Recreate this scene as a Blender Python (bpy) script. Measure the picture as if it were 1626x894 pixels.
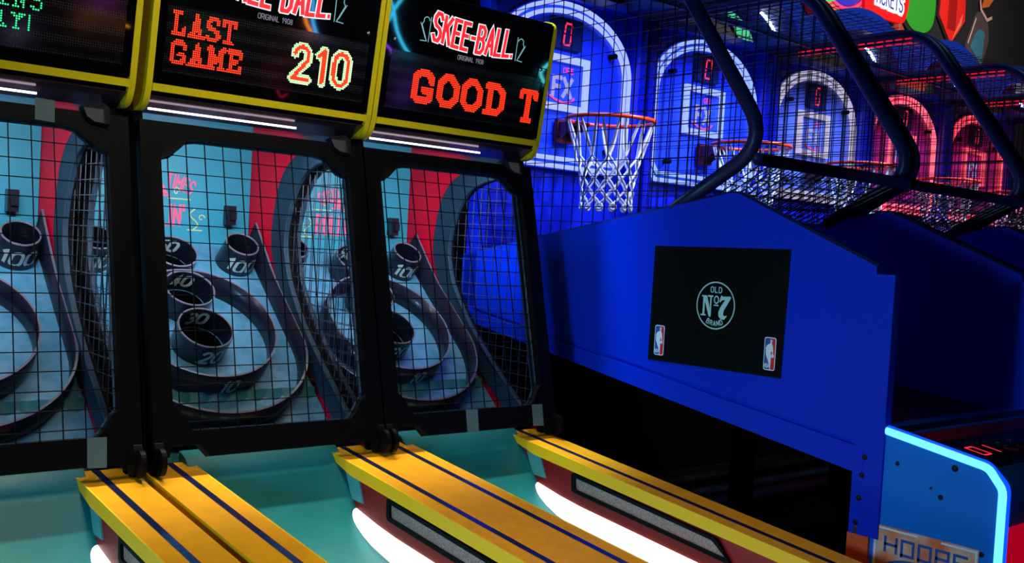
import bpy, math, random
from mathutils import Vector, Matrix
from mathutils.geometry import tessellate_polygon
random.seed(7)
PI = math.pi
for o in list(bpy.data.objects):
    bpy.data.objects.remove(o, do_unlink=True)
SC = bpy.context.scene
COL = SC.collection

# ------------------------------------------------------------------ camera
cam_d = bpy.data.cameras.new('camera'); cam = bpy.data.objects.new('camera', cam_d); COL.objects.link(cam)
R = [[0.76015799, 0.02255901, 0.64934653], [-0.64715809, -0.06268902, 0.75977397], [0.05784665, -0.99777812, -0.03305432]]
M = Matrix(((R[0][0], -R[0][1], -R[0][2], 0.0), (R[1][0], -R[1][1], -R[1][2], 0.0), (R[2][0], -R[2][1], -R[2][2], 1.5), (0, 0, 0, 1)))
cam.matrix_world = M
cam_d.sensor_width = 36.0; cam_d.sensor_fit = 'HORIZONTAL'; cam_d.lens = 1611.92 / 1626.0 * 36.0
cam_d.clip_start = 0.02; cam_d.clip_end = 100
SC.camera = cam

# ------------------------------------------------------------------ exposure, world, room lights and added fill lights
SC.view_settings.view_transform = 'Standard'; SC.view_settings.look = 'None'
SC.view_settings.gamma = 1.0; SC.view_settings.use_curve_mapping = False
SC.view_settings.exposure = 0.0
try:
    SC.cycles.use_denoising = True
    SC.cycles.max_bounces = 6; SC.cycles.diffuse_bounces = 3; SC.cycles.glossy_bounces = 3
    SC.cycles.transparent_max_bounces = 12; SC.cycles.sample_clamp_indirect = 4.0
    SC.cycles.caustics_reflective = False; SC.cycles.caustics_refractive = False
except Exception:
    pass
w = bpy.data.worlds.new('dark_hall'); SC.world = w; w.use_nodes = True
w.node_tree.nodes['Background'].inputs[0].default_value = (0.25, 0.4, 1.0, 1)
w.node_tree.nodes['Background'].inputs[1].default_value = 0.006

def area(name, loc, target, sx, sy, power, col, parent=None, spread=None):
    d = bpy.data.lights.new(name, 'AREA'); d.shape = 'RECTANGLE'; d.size = sx; d.size_y = sy
    d.energy = power; d.color = col
    if spread: d.spread = math.radians(spread)
    o = bpy.data.objects.new(name, d); COL.objects.link(o)
    o.location = loc
    o.rotation_euler = (Vector(target) - Vector(loc)).to_track_quat('-Z', 'Y').to_euler()
    if parent: o.parent = parent
    return o
area('overhead_light', (0.9, 0.9, 4.3), (1.35, 2.0, 0.8), 0.7, 0.7, 7.0, (1.0, 0.84, 0.62), spread=55)
area('wall_fill_light', (6.1, 3.7, 4.7), (6.1, 4.6, 3.3), 1.0, 0.2, 9, (1.0, 1.0, 0.9), spread=50)  # unseen fill added to brighten the green patch on the wall
area('trim_fill_light', (1.3, -0.6, 3.7), (1.45, 2.9, 2.35), 1.4, 0.15, 2.6, (1.0, 0.95, 0.8), spread=26)  # added light without a fixture, lifts the yellow marquee trim
area('gap_fill_light', (1.9, 3.2, 4.4), (2.79, 3.15, 1.3), 0.3, 0.5, 16, (0.3, 0.55, 1.0), spread=30)  # made-up blue fill for the panel seen through the side window
area('hood_fill_light', (5.6, 1.9, 4.7), (5.6, 3.2, 2.8), 3.6, 0.3, 20, (0.35, 0.6, 1.0), spread=40)  # bluish fill added over the hoods and top tubes, no real source
area('panel_fill_light', (-1.3, 1.35, 1.42), (2.795, 2.0, 1.15), 0.5, 0.4, 11, (0.3, 0.62, 1.0), spread=70)  # invented blue fill lighting the nearest basketball side panel from the left
area('overhead_light', (8.0, 2.6, 4.4), (8.6, 4.6, 3.6), 2.6, 0.4, 26, (1.0, 0.92, 0.85), spread=110)  # overhead wash added so the painted wall pieces show

# ------------------------------------------------------------------ materials
def mat(name, col=(0.5, 0.5, 0.5), rough=0.5, metal=0.0, emit=None, es=0.0, coat=0.0, spec=0.5, noise=0.0, nscale=30.0, bump=0.0, col2=None):
    m = bpy.data.materials.new(name); m.use_nodes = True
    nt = m.node_tree; b = nt.nodes['Principled BSDF']
    b.inputs['Base Color'].default_value = (*col, 1); b.inputs['Roughness'].default_value = rough
    b.inputs['Metallic'].default_value = metal; b.inputs['Specular IOR Level'].default_value = spec
    b.inputs['Coat Weight'].default_value = coat; b.inputs['Coat Roughness'].default_value = 0.08
    if emit:
        b.inputs['Emission Color'].default_value = (*emit, 1); b.inputs['Emission Strength'].default_value = es
    if noise or bump:
        tc = nt.nodes.new('ShaderNodeTexCoord'); n = nt.nodes.new('ShaderNodeTexNoise')
        n.inputs['Scale'].default_value = nscale; n.inputs['Detail'].default_value = 5
        nt.links.new(tc.outputs['Object'], n.inputs['Vector'])
        if noise:
            mx = nt.nodes.new('ShaderNodeMix'); mx.data_type = 'RGBA'
            c2 = col2 or tuple(max(0, c * (1 - noise)) for c in col)
            mx.inputs[6].default_value = (*col, 1); mx.inputs[7].default_value = (*c2, 1)
            rp = nt.nodes.new('ShaderNodeValToRGB'); rp.color_ramp.elements[0].position = 0.35; rp.color_ramp.elements[1].position = 0.7
            nt.links.new(n.outputs['Fac'], rp.inputs['Fac']); nt.links.new(rp.outputs['Color'], mx.inputs[0])
            nt.links.new(mx.outputs[2], b.inputs['Base Color'])
        if bump:
            bp = nt.nodes.new('ShaderNodeBump'); bp.inputs['Strength'].default_value = bump; bp.inputs['Distance'].default_value = 0.004
            nt.links.new(n.outputs['Fac'], bp.inputs['Height']); nt.links.new(bp.outputs['Normal'], b.inputs['Normal'])
    return m
def glow(name, col, s):
    return mat(name, (0.02, 0.02, 0.02), 0.5, emit=col, es=s)

BLACK = mat('black_paint', (0.0016, 0.002, 0.003), 0.5, spec=0.12, bump=0.05, nscale=300)
MATTE = mat('matte_black', (0.003, 0.003, 0.0035), 0.8, spec=0.1)
WIRE = mat('black_wire', (0.004, 0.005, 0.006), 0.35, spec=0.25)
SIDEWIRE = mat('side_wire', (0.22, 0.23, 0.3), 0.3, metal=0.8)
GLOSS = mat('black_glass', (0.002, 0.002, 0.003), 0.03, spec=0.7)
GREYP = mat('grey_plastic', (0.009, 0.009, 0.013), 0.6, spec=0.15)
YELLOW = mat('yellow_trim', (0.80, 0.62, 0.004), 0.38, spec=0.4)
CAPY = mat('yellow_cap', (0.90, 0.40, 0.004), 0.5, spec=0.2, noise=0.12, nscale=18)
CAPEDGE = mat('yellow_edge', (0.95, 0.56, 0.004), 0.45)
STRIPE = mat('dark_stripe', (0.05, 0.07, 0.25), 0.18, metal=0.8)
TEALLANE = mat('teal_lane', (0.010, 0.21, 0.23), 0.4, noise=0.15, nscale=9, spec=0.4)
TEALBACK = mat('teal_back', (0.03, 0.36, 0.52), 0.5)
TEALBOARD = mat('teal_board', (0.05, 0.24, 0.40), 0.4, noise=0.5, nscale=22, bump=0.1, col2=(0.13, 0.33, 0.52))
INLAY = mat('teal_inlay', (0.10, 0.42, 0.38), 0.4)
TEALSKIRT = mat('teal_skirt', (0.03, 0.22, 0.28), 0.4)
RED = mat('red_panel', (1.0, 0.004, 0.045), 0.5, spec=0.2)
DKRED = mat('dark_red_wall', (0.33, 0.004, 0.008), 0.4)
NAVYTRIM = mat('navy_trim', (0.012, 0.045, 0.085), 0.55, bump=0.5, nscale=500)
CUPM = mat('dark_cup', (0.008, 0.011, 0.026), 0.3, coat=0.2)
CUPRIM = mat('cup_rim', (0.16, 0.15, 0.22), 0.3)
NUMW = mat('number_white', (0.55, 0.68, 0.68), 0.5)
HOLE = mat('hole_black', (0.001, 0.001, 0.001), 0.9, spec=0.0)
PINK = mat('pink_print', (1.0, 0.16, 0.33), 0.5)
CREAM = mat('cream_print', (0.55, 0.75, 0.38), 0.5)
UNDER = mat('underside_panel', (0.12, 0.07, 0.11), 0.14, metal=0.7)
STRIPLIGHT = glow('white_strip_light', (0.98, 1.0, 0.95), 1.8)
LEDTUBE = glow('led_tube', (1.0, 0.97, 0.94), 3.0)
TAPE = mat('clear_tape', (0.10, 0.17, 0.18), 0.25)
STEEL = mat('metal_mesh', (0.75, 0.5, 0.42), 0.45, metal=0.6, noise=0.6, nscale=260, bump=0.8)
BOLT = mat('bolt_steel', (0.55, 0.55, 0.6), 0.25, metal=1.0)
LEDRED = glow('led_red', (1.0, 0.028, 0.006), 2.6)
LEDGRN = glow('led_green', (0.02, 1.0, 0.30), 1.6)
LEDWHT = glow('led_white', (0.55, 1.0, 0.45), 1.9)
LEDOFF = mat('led_off', (0.012, 0.012, 0.014), 0.5)
LOGOW = glow('logo_white', (0.85, 0.97, 1.0), 1.0)
LOGOR = glow('logo_red', (1.0, 0.015, 0.03), 1.1)
LOGOT = glow('logo_teal', (0.25, 0.65, 0.70), 0.7)
LOGOG = glow('logo_grey', (0.30, 0.28, 0.36), 0.6)
BLUEP = mat('blue_panel', (0.0005, 0.028, 0.55), 0.45, spec=0.12, bump=0.12, nscale=400)
BLUEC = mat('blue_console', (0.0, 0.17, 0.66), 0.5, spec=0.15, bump=0.15, nscale=350)
BLUEIN = mat('blue_inner', (0.004, 0.02, 0.55), 0.35)
NAVY = mat('navy_tube', (0.003, 0.012, 0.06), 0.4, spec=0.25)
NAVYHOOD = mat('navy_hood', (0.004, 0.03, 0.22), 0.5)
RAMP = mat('ramp_mat', (0.10, 0.018, 0.03), 0.5, noise=0.4, nscale=60)
RIMRED = mat('rim_red', (0.85, 0.05, 0.01), 0.35)
NETW = mat('net_white', (0.75, 0.72, 0.80), 0.8, bump=0.6, nscale=180)
ACRY = mat('backboard_acrylic', (0.02, 0.07, 0.75), 0.3)
BANNER = mat('banner_black', (0.002, 0.003, 0.003), 0.7, spec=0.08)
MINT = mat('mint_print', (0.38, 0.72, 0.62), 0.6)
PWHITE = mat('print_white', (0.72, 0.85, 0.82), 0.6)
PBLUE = mat('print_blue', (0.01, 0.08, 0.32), 0.6)
PRED = mat('print_red', (0.65, 0.01, 0.02), 0.6)
ORANGE = mat('orange_paint', (0.85, 0.09, 0.01), 0.5)
SIGNO = mat('sign_orange', (0.90, 0.16, 0.03), 0.45, noise=0.9, nscale=14, col2=(0.85, 0.55, 0.36))  # pale patches put a reflection into the orange
CYANLED = glow('cyan_led', (0.13, 0.6, 1.0), 1.7)
BLUELED = glow('blue_led_edge', (0.0, 0.06, 1.0), 1.6)
REDLED = glow('red_led', (1.0, 0.02, 0.06), 1.5)
CHASE = glow('chase_led', (1.0, 0.01, 0.03), 0.7)
PINKLED = glow('pink_led', (1.0, 0.05, 0.35), 0.9)
WHITELED = glow('white_led', (0.75, 0.9, 1.0), 9.0)
SIGNWHT = glow('sign_white', (0.9, 0.95, 1.0), 1.2)

# ------------------------------------------------------------------ mesh helpers
class MB:
    def __init__(s): s.v = []; s.f = []; s.mi = []; s.cur = 0; s.sm = []; s.smooth = False
    def add(s, vs, fs):
        b = len(s.v); s.v += [tuple(p) for p in vs]
        for f in fs: s.f.append(tuple(b + i for i in f)); s.mi.append(s.cur); s.sm.append(s.smooth)
    def box(s, x0, x1, y0, y1, z0, z1, fn=None):
        vs = [(x, y, z) for x in (x0, x1) for y in (y0, y1) for z in (z0, z1)]
        if fn: vs = [fn(*p) for p in vs]
        s.add(vs, [(0, 1, 3, 2), (4, 6, 7, 5), (0, 4, 5, 1), (2, 3, 7, 6), (0, 2, 6, 4), (1, 5, 7, 3)])
    def tube(s, pts, r, n=8, closed=False, caps=True, up=None):
        pts = [Vector(p) for p in pts]; N = len(pts); rings = []
        t0 = (pts[1] - pts[0]).normalized()
        a = Vector((0, 0, 1)) if abs(t0.z) < 0.9 else Vector((1, 0, 0))
        nrm = (a - t0 * a.dot(t0)).normalized()
        vs = []
        for i in range(N):
            if closed: t = (pts[(i + 1) % N] - pts[i - 1]).normalized()
            else: t = (pts[min(i + 1, N - 1)] - pts[max(i - 1, 0)]).normalized()
            nrm = (nrm - t * nrm.dot(t)).normalized(); bn = t.cross(nrm)
            rr = r[i] if isinstance(r, (list, tuple)) else r
            for k in range(n):
                an = 2 * PI * (k + 0.5) / n
                vs.append(pts[i] + nrm * (math.cos(an) * rr) + bn * (math.sin(an) * rr))
        fs = []
        for i in range(N if closed else N - 1):
            j = (i + 1) % N
            for k in range(n): fs.append((i * n + k, j * n + k, j * n + (k + 1) % n, i * n + (k + 1) % n))
        if caps and not closed:
            fs.append(tuple(range(n - 1, -1, -1))); fs.append(tuple((N - 1) * n + k for k in range(n)))
        s.add(vs, fs)
    def prism(s, outer, c0, c1, fn, holes=()):
        loops = [outer] + list(holes)
        tri = tessellate_polygon([[Vector((a, b, 0)) for a, b in L] for L in loops])
        flat = [p for L in loops for p in L]; n = len(flat)
        vs = [fn(a, b, c0) for a, b in flat] + [fn(a, b, c1) for a, b in flat]
        fs = [tuple(t) for t in tri] + [tuple(n + i for i in reversed(t)) for t in tri]
        b = 0
        for L in loops:
            m = len(L)
            for i in range(m): j = (i + 1) % m; fs.append((b + i, b + j, n + b + j, n + b + i))
            b += m
        s.add(vs, fs)
    def ribbon(s, pts, wd, fn, c=0.0, closed=False, step=0.02, ends=0.0):
        P = []
        pts = list(pts)
        if closed: pts = pts + [pts[0]]
        for i in range(len(pts) - 1):
            a, b = Vector(pts[i]), Vector(pts[i + 1]); m = max(1, int((b - a).length / step))
            for k in range(m): P.append(a.lerp(b, k / m))
        P.append(Vector(pts[-1]))
        if ends and not closed:
            P[0] = P[0] - (P[1] - P[0]).normalized() * ends; P[-1] = P[-1] + (P[-1] - P[-2]).normalized() * ends
        vs = []; N = len(P)
        for i in range(N):
            if closed and i in (0, N - 1): d0 = (P[-1] - P[-2]).normalized(); d1 = (P[1] - P[0]).normalized()
            else:
                d0 = (P[i] - P[max(i - 1, 0)]); d1 = (P[min(i + 1, N - 1)] - P[i])
                d0 = d0.normalized() if d0.length > 1e-9 else d1.normalized(); d1 = d1.normalized() if d1.length > 1e-9 else d0
            t = d0 + d1
            t = t.normalized() if t.length > 1e-6 else d0
            nn = Vector((-t.y, t.x)); k = max(0.55, abs(nn.dot(Vector((-d0.y, d0.x)))))
            h = wd / 2 / k
            p, q = P[i] + nn * h, P[i] - nn * h
            vs += [fn(p.x, p.y, c), fn(q.x, q.y, c)]
        s.add(vs, [(2 * i, 2 * i + 1, 2 * i + 3, 2 * i + 2) for i in range(N - 1)])
    def lathe(s, prof, cx, fn, n=40, a0=0.0, a1=2 * PI):
        full = abs(a1 - a0 - 2 * PI) < 1e-6; m = n if full else n + 1; L = len(prof); vs = []
        for i in range(m):
            a = a0 + (a1 - a0) * i / n
            for r, h in prof: vs.append(fn(cx[0] + r * math.cos(a), cx[1] + r * math.sin(a), h))
        fs = []
        for i in range(n):
            j = (i + 1) % m
            for k in range(L - 1): fs.append((i * L + k, j * L + k, j * L + k + 1, i * L + k + 1))
        s.add(vs, fs)
    def build(s, name, mats, parent=None, base=None, label=None):
        me = bpy.data.meshes.new(name)
        off = Vector(base) if base is not None else Vector((0, 0, 0))
        me.from_pydata([tuple(Vector(p) - off) for p in s.v], [], s.f)
        for m in (mats if isinstance(mats, (list, tuple)) else [mats]): me.materials.append(m)
        me.polygons.foreach_set('material_index', s.mi); me.polygons.foreach_set('use_smooth', s.sm)
        me.update()
        o = bpy.data.objects.new(name, me); COL.objects.link(o)
        if parent is not None: o.parent = parent
        if label: o['label'] = label
        return o
def thing(name, loc, label, cat, group=None):
    o = bpy.data.objects.new(name, None); COL.objects.link(o); o.location = loc
    o['label'] = label; o['category'] = cat
    if group: o['group'] = group
    return o
def tag(o, label, cat, group=None):
    o['label'] = label; o['category'] = cat
    if group: o['group'] = group
    return o
def copy_tree(o, parent=None):
    c = o.copy(); COL.objects.link(c)
    if parent is not None: c.parent = parent
    for ch in [x for x in bpy.data.objects if x.parent == o]: copy_tree(ch, c)
    return c
def find(root, name):
    out = []
    for ch in root.children_recursive:
        if ch.name.split('.')[0] == name: out.append(ch)
    return out
def rounded(pts, r, n=6, closed=False):
    """round the corners of a path (any dimension)"""
    pts = [Vector(p) for p in pts]; out = []; N = len(pts)
    for i, p in enumerate(pts):
        if not closed and i in (0, N - 1): out.append(p); continue
        a, b = pts[i - 1], pts[(i + 1) % N]
        ra = min(r, (a - p).length * 0.49, (b - p).length * 0.49)
        s0 = p + (a - p).normalized() * ra; s1 = p + (b - p).normalized() * ra
        for k in range(n + 1):
            t = k / n; out.append(s0 * (1 - t) ** 2 + p * 2 * t * (1 - t) + s1 * t * t)
    return out
def offset_poly(pts, d):
    N = len(pts); out = []
    for i in range(N):
        a, p, b = Vector(pts[i - 1]), Vector(pts[i]), Vector(pts[(i + 1) % N])
        d0 = (p - a).normalized(); d1 = (b - p).normalized(); t = (d0 + d1).normalized()
        nn = Vector((t.y, -t.x)); k = max(0.5, nn.dot(Vector((d0.y, -d0.x))))
        out.append(tuple(p + nn * d / k))
    return out
def spans(poly, axis, val):
    """intervals where the line coord[axis]==val runs inside poly"""
    xs = []; N = len(poly); o = 1 - axis
    for i in range(N):
        p, q = poly[i], poly[(i + 1) % N]
        if (p[axis] > val) != (q[axis] > val):
            t = (val - p[axis]) / (q[axis] - p[axis]); xs.append(p[o] + t * (q[o] - p[o]))
    xs.sort(); return list(zip(xs[::2], xs[1::2]))
def wire_grid(mb, poly, sa, sb, r, fn, oa=0.0, ob=0.0):
    a0, a1 = min(p[0] for p in poly), max(p[0] for p in poly); b0, b1 = min(p[1] for p in poly), max(p[1] for p in poly)
    a = a0 + oa + sa * 0.5
    while a < a1:
        for u, v in spans(poly, 0, a): mb.tube([fn(a, u, 0), fn(a, v, 0)], r, 4, caps=False)
        a += sa
    b = b0 + ob + sb * 0.5
    while b < b1:
        for u, v in spans(poly, 1, b): mb.tube([fn(u, b, r * 1.6), fn(v, b, r * 1.6)], r, 4, caps=False)
        b += sb

# ------------------------------------------------------------------ stroke lettering (4 wide, 6 high cells)
def arc(cx, cy, rx, ry, a0, a1, n=10):
    return [(cx + rx * math.cos(math.radians(a0 + (a1 - a0) * i / n)), cy + ry * math.sin(math.radians(a0 + (a1 - a0) * i / n))) for i in range(n + 1)]
GL = {
 'A': (4, [[(0, 0), (2, 6), (4, 0)], [(0.8, 2), (3.2, 2)]]),
 'B': (4, [[(0, 0), (0, 6), (2.4, 6), (3.6, 5.2), (3.6, 4), (2.6, 3.2), (0, 3.2)], [(2.6, 3.2), (3.9, 2.3), (3.9, 0.9), (2.7, 0), (0, 0)]]),
 'C': (4, [[(4, 5), (3, 6), (1, 6), (0, 5), (0, 1), (1, 0), (3, 0), (4, 1)]]),
 'D': (4, [[(0, 0), (0, 6), (2.6, 6), (4, 4.6), (4, 1.4), (2.6, 0), (0, 0)]]),
 'E': (3.6, [[(3.6, 6), (0, 6), (0, 0), (3.6, 0)], [(0, 3.1), (3, 3.1)]]),
 'F': (3.6, [[(3.6, 6), (0, 6), (0, 0)], [(0, 3.1), (3, 3.1)]]),
 'G': (4, [[(4, 5), (3, 6), (1, 6), (0, 5), (0, 1), (1, 0), (3, 0), (4, 1), (4, 2.8), (2.3, 2.8)]]),
 'H': (4, [[(0, 0), (0, 6)], [(4, 0), (4, 6)], [(0, 3), (4, 3)]]),
 'I': (0.4, [[(0.2, 0), (0.2, 6)]]),
 'K': (4, [[(0, 0), (0, 6)], [(3.8, 6), (0.3, 2.8)], [(1.4, 3.8), (4, 0)]]),
 'L': (3.4, [[(0, 6), (0, 0), (3.4, 0)]]),
 'M': (5, [[(0, 0), (0, 6), (2.5, 2), (5, 6), (5, 0)]]),
 'N': (4, [[(0, 0), (0, 6), (4, 0), (4, 6)]]),
 'O': (4, [[(1, 0), (0, 1), (0, 5), (1, 6), (3, 6), (4, 5), (4, 1), (3, 0), (1, 0)]]),
 'P': (4, [[(0, 0), (0, 6), (3, 6), (4, 5.2), (4, 3.6), (3, 2.8), (0, 2.8)]]),
 'R': (4, [[(0, 0), (0, 6), (3, 6), (4, 5.2), (4, 3.8), (3, 3), (0, 3)], [(2, 3), (4, 0)]]),
 'S': (4, [[(4, 5), (3, 6), (1, 6), (0, 5), (0, 4), (1, 3.2), (3, 2.8), (4, 2), (4, 1), (3, 0), (1, 0), (0, 1)]]),
 'T': (4, [[(0, 6), (4, 6)], [(2, 6), (2, 0)]]),
 'W': (5, [[(0, 6), (1.2, 0), (2.5, 4.4), (3.8, 0), (5, 6)]]),
 'X': (4, [[(0, 0), (4, 6)], [(0, 6), (4, 0)]]),
 'Y': (4, [[(0, 6), (2, 3), (4, 6)], [(2, 3), (2, 0)]]),
 '0': (3.6, [arc(1.8, 4.2, 1.8, 1.8, 0, 180, 8) + arc(1.8, 1.8, 1.8, 1.8, 180, 360, 8) + [(3.6, 4.2)]]),
 '1': (2, [[(0.3, 4.9), (1.5, 6), (1.5, 0)]]),
 '2': (3.6, [arc(1.8, 4.3, 1.7, 1.7, 170, -30, 8) + [(0, 0), (3.7, 0)]]),
 '3': (3.6, [arc(1.8, 4.5, 1.6, 1.5, 150, -90, 8) + arc(1.8, 1.55, 1.75, 1.55, 90, -155, 8)]),
 '4': (3.8, [[(2.8, 0), (2.8, 6), (0, 1.8), (3.9, 1.8)]]),
 '5': (3.6, [[(3.5, 6), (0.5, 6), (0.2, 3.4)] + arc(1.7, 1.9, 1.9, 1.9, 130, -155, 9)]),
 '7': (3.6, [[(0, 6), (3.6, 6), (1.2, 0)]]),
 '9': (3.6, [arc(1.8, 4.2, 1.7, 1.7, 0, 360, 10) + [(2.6, 0)]]),
 '8': (3.6, [arc(1.8, 4.5, 1.5, 1.5, 0, 360, 10), arc(1.8, 1.5, 1.8, 1.5, 0, 360, 10)]),
 '-': (2, [[(0, 3), (2, 3)]]), '.': (0.4, [[(0.1, 0), (0.3, 0)]]), "'": (0.4, [[(0.2, 6), (0.1, 4.6)]]),
 '!': (0.4, [[(0.2, 6), (0.2, 1.8)], [(0.2, 0.4), (0.2, 0)]]), ' ': (2.4, []),
}
# serif versions for the dot displays
def slab(w_, strokes, feet): return (w_, strokes + [[(a - f, b), (a + f, b)] for a, b, f in feet])
SL = dict(GL)
SL['L'] = (4.2, [[(1, 6), (1, 0)], [(0, 6), (2.2, 6)], [(0, 0), (4, 0), (4, 1.6)]])
SL['A'] = (5, [[(1, 0), (2.5, 6), (4, 0)], [(1.4, 2), (3.6, 2)], [(0, 0), (1.8, 0)], [(3.2, 0), (5, 0)]])
SL['T'] = (4.4, [[(0, 4.9), (0, 6), (4.4, 6), (4.4, 4.9)], [(2.2, 6), (2.2, 0)], [(1, 0), (3.4, 0)]])
SL['M'] = (5.6, [[(0.9, 0), (0.9, 6), (2.8, 1.8), (4.7, 6), (4.7, 0)], [(0, 6), (1, 6)], [(4.6, 6), (5.6, 6)], [(0, 0), (1.8, 0)], [(3.8, 0), (5.6, 0)]])
SL['E'] = (4.4, [[(4.2, 4.7), (4.2, 6), (0.9, 6), (0.9, 0), (4.2, 0), (4.2, 1.4)], [(0.9, 3), (3, 3)], [(0, 6), (1, 6)], [(0, 0), (1, 0)]])
SL['G'] = (4.4, [[(4, 4.4), (4, 5.2), (3, 6), (1.2, 6), (0, 4.9), (0, 1.1), (1.2, 0), (2.9, 0), (4, 0.8), (4, 2.4), (2.4, 2.4)]])
SL['O'] = (4.4, [[(1.4, 0), (0, 1.6), (0, 4.4), (1.4, 6), (2.8, 6), (4.2, 4.4), (4.2, 1.6), (2.8, 0), (1.4, 0)]])
SL['D'] = (4.4, [[(0.8, 0), (0.8, 6)], [(0, 6), (2.8, 6), (4.2, 4.6), (4.2, 1.4), (2.8, 0), (0, 0)]])
SL['I'] = (2.4, [[(1.2, 6), (1.2, 0)], [(0, 6), (2.4, 6)], [(0, 0), (2.4, 0)]])
SL['N'] = (5, [[(0.9, 0), (0.9, 6), (4.1, 0), (4.1, 6)], [(0, 6), (1.6, 6)], [(0, 0), (1.8, 0)], [(3.2, 6), (5, 6)]])
SL['Y'] = (5, [[(0.6, 6), (2.5, 3), (4.4, 6)], [(2.5, 3), (2.5, 0)], [(0, 6), (1.4, 6)], [(3.6, 6), (5, 6)], [(1.5, 0), (3.5, 0)]])
def layout(txt, h, gap=1.2, font=GL, wscale=1.0, italic=0.0, centre=True):
    """strokes of a line of text, cap height h, centred on 0"""
    k = h / 6.0; x = 0; out = []
    for ch in txt:
        w_, st = font[ch]
        for s_ in st: out.append([((x + a + italic * b) * k * wscale, b * k) for a, b in s_])
        x += w_ + gap
    tot = (x - gap) * k * wscale
    if centre: out = [[(a - tot / 2, b) for a, b in s_] for s_ in out]
    return out, tot
def text_ribbons(mb, txt, h, wd, fn, c=0.0, **kw):
    st, tot = layout(txt, h, **kw)
    for s_ in st: mb.ribbon(s_, wd, fn, c, step=h / 6, ends=wd * 0.35)
def seg_dist(p, a, b):
    ab = (b[0] - a[0], b[1] - a[1]); L = ab[0] ** 2 + ab[1] ** 2
    t = 0 if L == 0 else max(0, min(1, ((p[0] - a[0]) * ab[0] + (p[1] - a[1]) * ab[1]) / L))
    return math.hypot(p[0] - a[0] - t * ab[0], p[1] - a[1] - t * ab[1])
def led_text(mb, txt, cx, cy, h, w_total, half, fn, pitch=0.0064, gap=1.0, core=None, font=SL, c=0.0, rdot=0.42):
    st, tot = layout(txt, h, gap=gap, font=font); k = w_total / tot
    st = [[(cx + a * k, cy + b) for a, b in s_] for s_ in st]
    n = int((w_total + 4 * half) / pitch) + 2; m = int((h + 4 * half) / pitch) + 2
    for i in range(n):
        for j in range(m):
            p = (cx - w_total / 2 - 2 * half + i * pitch, cy - 2 * half + j * pitch)
            d = min(seg_dist(p, s_[q], s_[q + 1]) for s_ in st for q in range(len(s_) - 1))
            if d <= half:
                mb.cur = 0 if (core is None or d > core) else 1
                r = pitch * rdot
                mb.add([fn(p[0] + r * math.cos(t), p[1] + r * math.sin(t), c) for t in (PI / 6, PI / 2, 5 * PI / 6, 7 * PI / 6, 3 * PI / 2, 11 * PI / 6)], [(0, 1, 2, 3, 4, 5)])
def struct(name, mb, m):
    o = mb.build(name, m); o['kind'] = 'structure'; return o

# ------------------------------------------------------------------ the room
WALLM = mat('black_wall', (0.012, 0.011, 0.013), 0.85, noise=0.2, nscale=8)
mb = MB(); mb.box(-4, 15, -4, 4.75, -0.1, 0.0); struct('floor', mb, mat('dark_carpet', (0.012, 0.012, 0.02), 0.95, noise=0.5, nscale=90))
mb = MB(); mb.box(-4, 15, -4, 4.75, 5.0, 5.1); struct('ceiling', mb, MATTE)
mb = MB(); mb.box(-4, 15, 4.62, 4.75, 0, 5.0); struct('wall_back', mb, WALLM)
mb = MB(); mb.box(14.9, 15, -4, 4.62, 0, 5.0); struct('wall_right', mb, WALLM)
mb = MB(); mb.box(-4.1, -4, -4, 4.75, 0, 5.0); struct('wall_left', mb, WALLM)

# ================================================================== alley rolling machines
BY = 2.2
def P3(x, y, z): return (x, y, z)
zr = lambda y: 0.82 + 0.1 * (y - 2.85)            # rail top
yz = lambda a, b, c: (c, a, b)                     # polygon in (y,z), thickness along x

# target board frame
BA = math.radians(40); BO = Vector((0, 3.75, 1.44)); BS = Vector((0, -math.cos(BA), -math.sin(BA))); BN = Vector((0, -math.sin(BA), math.cos(BA)))
def bd(u, v, h): return tuple(BO + Vector((u, 0, 0)) + BS * v + BN * h)
# cage front plane
CB = Vector((0, 2.75, 0.87)); CT = Vector((0, 2.975, 1.79)); CE = (CT - CB).normalized(); CN = Vector((0, CE.z, -CE.y))
CN = -CN if CN.y > 0 else CN
def cg(u, s_, d): return tuple(CB + Vector((u, 0, 0)) + CE * s_ + CN * d)
# marquee face plane
F0 = Vector((0, 2.93, 1.845)); FE = Vector((0, -0.072, 0.479)).normalized(); FN = Vector((0, -FE.z, FE.y))
def fc(u, t, d): return tuple(F0 + Vector((u, 0, 0)) + FE * t + FN * d)

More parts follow.
